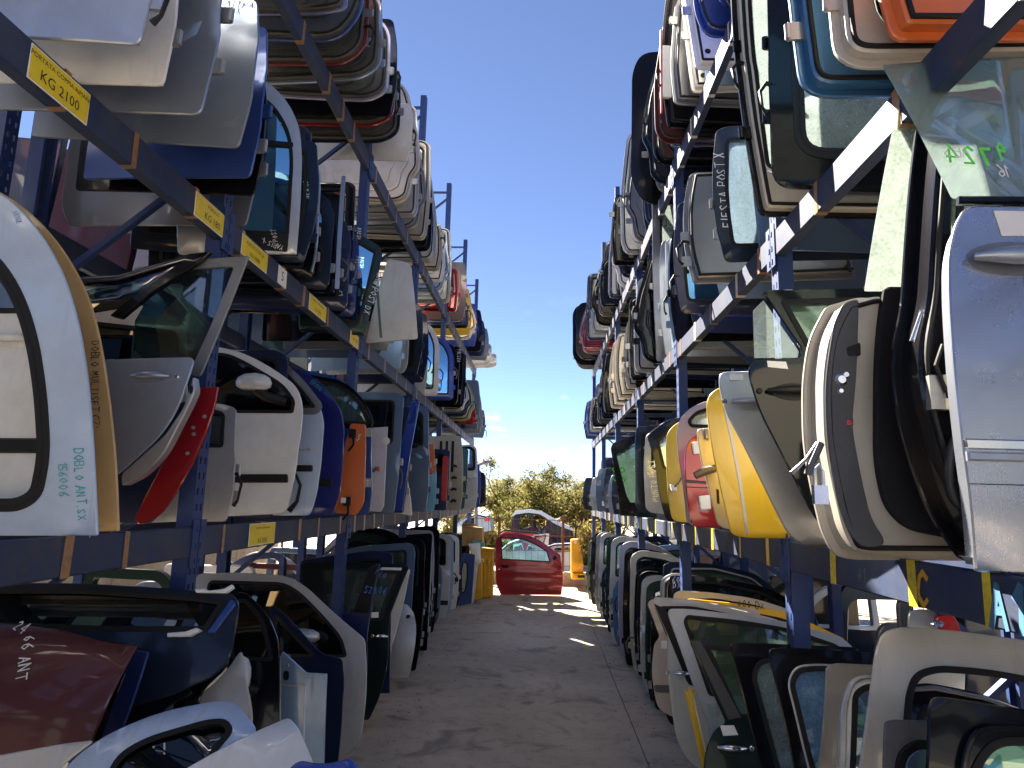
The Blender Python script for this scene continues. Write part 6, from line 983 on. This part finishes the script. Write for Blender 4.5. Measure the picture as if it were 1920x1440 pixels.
R, Mc = hull(20.0, [(957, 1000, .05), (960, 975, .1), (965, 958, .15), (990, 956, .1), (1015, 959, .3), (1045, 978, .2), (1072, 990, .15), (1076, 1003, .1), (1072, 1042, .1), (958, 1044, .05)],
 [[(971, 985, .05), (973, 967, .08), (995, 965, .05), (997, 988, .05), (985, 994, .1), (974, 994, .05)], [(1002, 989, .05), (1000, 965, .05), (1014, 968, .1), (1027, 976, .05), (1022, 988, .08), (1012, 997, .08)]], 1.5, SHELL,
 'stripped pale blue and dark car body shell stacked beyond the fence', roof=[(962, 966), (966, 958), (990, 956), (1015, 959), (1045, 977), (1073, 990)], extra=PALEBLUE)
panel('roof_side', rounded(tr(Mc, [(961, 968, .02), (966, 957, .05), (990, 955, .1), (1016, 958, .1), (1046, 977, .1), (1074, 990, .02), (1074, 996, .02), (1043, 984, .1), (1013, 964, .1), (990, 961, .1), (968, 964, .04)])), [], PALEBLUE, 0.015, 0.03, lambda a, b: 0, R, 0.006, 0)
mb = MB(); c = tr(Mc, [(1034, 988)])[0]
mb.tube([(c[0], -0.3, c[1]-0.35), (c[0]+0.05, -0.3, c[1]+0.08), (c[0]-0.25, -0.3, c[1]+0.2)], 0.07); mb.tube([(c[0]+0.2, -0.5, c[1]-0.3), (c[0]+0.4, -0.5, c[1]+0.05)], 0.05); mb.build('dashboard_wreckage', GREYPL, R)
hull(19.0, [(1010, 1030, .1), (1040, 1020, .2), (1072, 1019, .1), (1080, 1032, .1), (1080, 1078, .1), (1000, 1080, .1)], [[(1040, 1028, .03), (1068, 1026, .05), (1070, 1034, .03), (1038, 1036, .03)]], 1.6, paint((0.34, 0.36, 0.46), 0.4, 0.35), 'lavender grey car standing under the stripped body shell', glassm=G_DARK, roof=[(1010, 1030), (1040, 1020), (1072, 1019)])
hull(18.2, [(930, 1040, .1), (950, 1022, .2), (985, 1010, .2), (1020, 1025, .2), (1030, 1050, .1), (1028, 1090, .1), (930, 1090, .1)], [[(948, 1034, .05), (960, 1020, .1), (985, 1016, .1), (1006, 1030, .05)]], 1.5, paint((0.45, 0.52, 0.58), 0.3, 0.35), 'pale car seen through the window of the red door', glassm=G_BLUE, roof=[(930, 1040), (950, 1022), (985, 1010), (1020, 1025)])
hull(21.5, [(850, 985, .1), (868, 970, .2), (895, 964, .2), (912, 968, .1), (920, 976, .08), (921, 996, .05), (850, 1000, .05)], [[(866, 984, .05), (875, 973, .1), (892, 970, .06), (894, 982, .05)]], 1.5, SKYBLUE, 'blue grey hatchback tail beyond the left end of the rack', glassm=G_DARK, roof=[(850, 985), (868, 970), (895, 964), (912, 968)])
Ml = frame((0, 21.3, 0)); Rl = empty('tail_lamp', Ml, 'red tail lamp of the blue grey hatchback beyond the rack', 'lamp'); panel('lens', rounded(tr(Ml, [(907, 973, .02), (917, 969, .03), (919, 976, .02), (909, 978, .02)])), [], REDPL, 0, 0.1, lambda a, b: 0, Rl, 0.01, 0)
# a door frame lying on the wall behind the red door
Mf = frame((0, 16.9, 0)); o = rounded(tr(Mf, [(996, 1004, .03), (1030, 1000, .03), (1027, 1038, .03), (1010, 1040, .03)])); h = rounded(tr(Mf, [(1001, 1006, .03), (1025, 1003, .03), (1016, 1028, .03)]))
door(Mf, o, [h], PALEBLUE, 'pale blue door frame leaning over the fence behind the red door', gl=G_CLEAR, b=0.01, swage=0)
Mb = frame((0, 17.6, 0)); R = empty('roof_rack', Mb, 'dark roof bars on the red car roof behind the red door', 'roof rack'); mb = MB()
c = tr(Mb, [(936, 1000), (945, 994), (1008, 999)]); mb.tube([(c[0][0], 0, c[0][1]), (c[1][0], 0, c[1][1]), (c[2][0], 0, c[2][1])], 0.03); mb.build('bar', PLAST, R)
panel('roof_skin', rounded(tr(Mb, [(936, 1003, .02), (946, 997, .05), (1000, 1001, .03), (1010, 1010, .03), (936, 1012, .02)])), [], RED, -0.05, 1.2, lambda a, b: 0, R, 0.02, 0)
# bent lamp arm behind the left rack
Ma = frame((0, 19.5, 0)); R = empty('street_lamp', Ma, 'bent pale pipe arm of a lamp beyond the left rack', 'street lamp'); c = tr(Ma, [(893, 1010), (893, 880), (899, 871), (905, 868), (914, 866)])
mb = MB(); mb.tube([(p[0], 0, p[1]) for p in c], [0.05, 0.05, 0.05, 0.055, 0.06]); mb.build('arm', GREYPL, R, 40)
mb = MB(); mb.box(c[4][0]-0.12, c[4][0]+0.12, -0.06, 0.06, c[4][1]-0.03, c[4][1]+0.035); mb.build('lamp_head', GREYPL, R)

# ------------------------------------------------------------------ trees, hills
def leaf_mat(name, a, b_):
    mt = bpy.data.materials.new(name); mt.use_nodes = True; t = mt.node_tree; t.nodes.clear(); o = N(t, 'ShaderNodeOutputMaterial')
    g = N(t, 'ShaderNodeNewGeometry'); r = N(t, 'ShaderNodeMixRGB', _1=(*a, 1), _2=(*b_, 1)); LK(t, g, 'Random Per Island', r, 0)
    d = N(t, 'ShaderNodeBsdfDiffuse'); LK(t, r, 0, d, 0); tl = N(t, 'ShaderNodeBsdfTranslucent'); LK(t, r, 0, tl, 0)
    m_ = N(t, 'ShaderNodeMixShader', _0=0.42); LK(t, d, 0, m_, 1); LK(t, tl, 0, m_, 2); LK(t, m_, 0, o, 0); return mt
LEAF1 = leaf_mat('olive_leaves', (0.085, 0.105, 0.030), (0.24, 0.20, 0.075)); LEAF2 = leaf_mat('yellow_green_leaves', (0.12, 0.125, 0.032), (0.32, 0.235, 0.085)); BARK = plain((0.10, 0.075, 0.05), 0.9, name='bark', noise=0.5)
def tree(u, v, Y, H, rx, label, lm, seed, n=5200, name='tree', leaf=0.085):
    rd = random.Random(seed); p = atY(u, v, Y); R = empty(name, Matrix.Translation((p.x, Y, -0.3)), label, 'tree', 'trees beyond the fence')
    tb = MB(); tips = []
    def branch(a, d, L, r, lev):
        pts = [a]; q = a.copy(); dd = d.copy()
        for i in range(4): dd = (dd+Vector((rd.uniform(-.25, .25), rd.uniform(-.25, .25), rd.uniform(-.05, .2)))).normalized(); q = q+dd*L/4; pts.append(q.copy())
        tb.tube(pts, [r*(1-0.16*i) for i in range(5)], 5)
        if lev == 0: tips.append((pts[2], pts[4])); return
        for k in range(4 if lev > 1 else 3):
            s = pts[rd.choice((1, 2, 3, 4))]; an = rd.uniform(0, 2*pi); el = rd.uniform(0.15, 0.9)
            branch(s, Vector((cos(an)*cos(el)*rx/ (H*0.35), sin(an)*cos(el)*rx/(H*0.35), sin(el))).normalized(), L*rd.uniform(.5, .75), r*0.55, lev-1)
    for k in range(3): an = k*2.1+rd.uniform(-.4, .4); branch(Vector((0.1*cos(an), 0.1*sin(an), 0)), Vector((0.35*cos(an), 0.35*sin(an), 1)).normalized(), H*0.55, 0.07, 2)
    tb.build('trunk', BARK, R, 50)
    vs = []; fs = []
    cl = [(a.lerp(b, rd.random()), rd.uniform(0.16, 0.42)) for a, b in tips for _ in range(2)]
    for i in range(n):
        c, r = rd.choice(cl); d = Vector((rd.gauss(0, 1), rd.gauss(0, 1), rd.gauss(0, 0.8)))*r*0.62; q = c+d
        if q.z < 0.15: continue
        a = Vector((rd.gauss(0, 1), rd.gauss(0, 1), rd.gauss(0, 1))).normalized(); b_ = a.cross(Vector((rd.gauss(0, 1), rd.gauss(0, 1), rd.gauss(0, 1)))).normalized(); s = leaf*rd.uniform(.6, 1.3); k = len(vs)
        vs += [q-a*s, q+b_*s*0.45, q+a*s, q-b_*s*0.45]; fs.append((k, k+1, k+2, k+3))
    mesh('crown', vs, fs, lm, R)
for i, (u, Y, H, rx, lm, lab) in enumerate([(903, 24, 1.9, 1.0, LEAF2, 'low yellow green tree at the left edge of the gap'), (962, 27, 4.7, 1.5, LEAF1, 'taller feathery tree left of the gap centre'), (990, 25.5, 5.0, 1.4, LEAF1, 'tall olive tree standing above the stripped shell'), (1028, 28, 4.1, 2.0, LEAF2, 'yellowish tree right of the tall olive one'), (1062, 26, 4.3, 1.9, LEAF2, 'broad golden tree near the right rack'), (1098, 27, 4.5, 2.0, LEAF1, 'tree half hidden by the right rack end'), (850, 27, 4.0, 1.4, LEAF1, 'tree behind the end of the left rack'), (1140, 26, 4.2, 2.0, LEAF1, 'tree seen behind the right rack doors'), (932, 22, 1.7, 1.1, LEAF2, 'small bush left of the red door'), (1085, 22, 2.4, 1.5, LEAF2, 'leafy bush behind the yellow pallet truck'), (1010, 32, 4.4, 2.6, LEAF2, 'pale tree furthest back in the gap'), (985, 31, 4.0, 2.0, LEAF2, 'golden bush furthest back left of centre')]):
    tree(u, 985, Y, H*0.72, rx*0.9, lab, lm, 11+i, n=11000, leaf=0.056)
def hill(Y, pts, mat, name):
    vs = []; fs = []; n = len(pts)
    for i, (u, v) in enumerate(pts): p = atY(u, v, Y); vs += [(p.x, Y-Y*0.12, -1), (p.x, Y, p.z), (p.x, Y+Y*0.4, -1)]
    for i in range(n-1): fs += [(3*i, 3*i+3, 3*i+4, 3*i+1), (3*i+1, 3*i+4, 3*i+5, 3*i+2)]
    tag(mesh(name, vs, fs, mat, None, 60), kind='structure')
HILLM = plain((0.045, 0.065, 0.075), 0.95, name='wooded_hill', noise=0.4, scale=0.02)
hill(2400, [(-2500, 925), (-900, 900), (0, 908), (500, 905), (760, 893), (850, 900), (905, 899), (925, 897), (940, 900), (960, 895), (1000, 899), (1030, 902), (1060, 896), (1100, 902), (1400, 910), (2200, 900), (4200, 925)], HILLM, 'hills')
hill(900, [(-2500, 935), (0, 930), (850, 926), (905, 922), (935, 916), (960, 920), (1010, 924), (1100, 922), (2200, 930), (4200, 936)], plain((0.085, 0.105, 0.06), 0.95, name='far_field', noise=0.4, scale=0.04), 'far_terrain')

# unseen depot shape added behind the camera to darken reflections in the glossy doors
WH = empty('reflection_blocker', Matrix.Translation((0, -16, 0)), 'unseen dark depot shape added behind the camera to block horizon reflections', 'building')
SHEET = plain((0.05, 0.065, 0.06), 0.55, name='blocker_dark', noise=0.2)
mb = MB(); mb.box(-26, 26, -8, 0, -0.02, 6.5); mb.build('wall', SHEET, WH)
mb = MB(); mb.add([(-26.5, 0.5, 6.45), (26.5, 0.5, 6.45), (26.5, -4, 8.2), (-26.5, -4, 8.2), (-26.5, -8.5, 6.45), (26.5, -8.5, 6.45)], [(0, 1, 2, 3), (3, 2, 5, 4)]); mb.build('roof', plain((0.12, 0.12, 0.12), 0.6, name='blocker_roof'), WH)
for x in (-18, -9, 0, 9, 18): mb = MB(); mb.box(x-2.2, x+2.2, 0.01, 0.06, 0, 4.2); mb.build('blocker_panel', plain((0.09, 0.10, 0.11), 0.5, name='blocker_shutter'), WH)
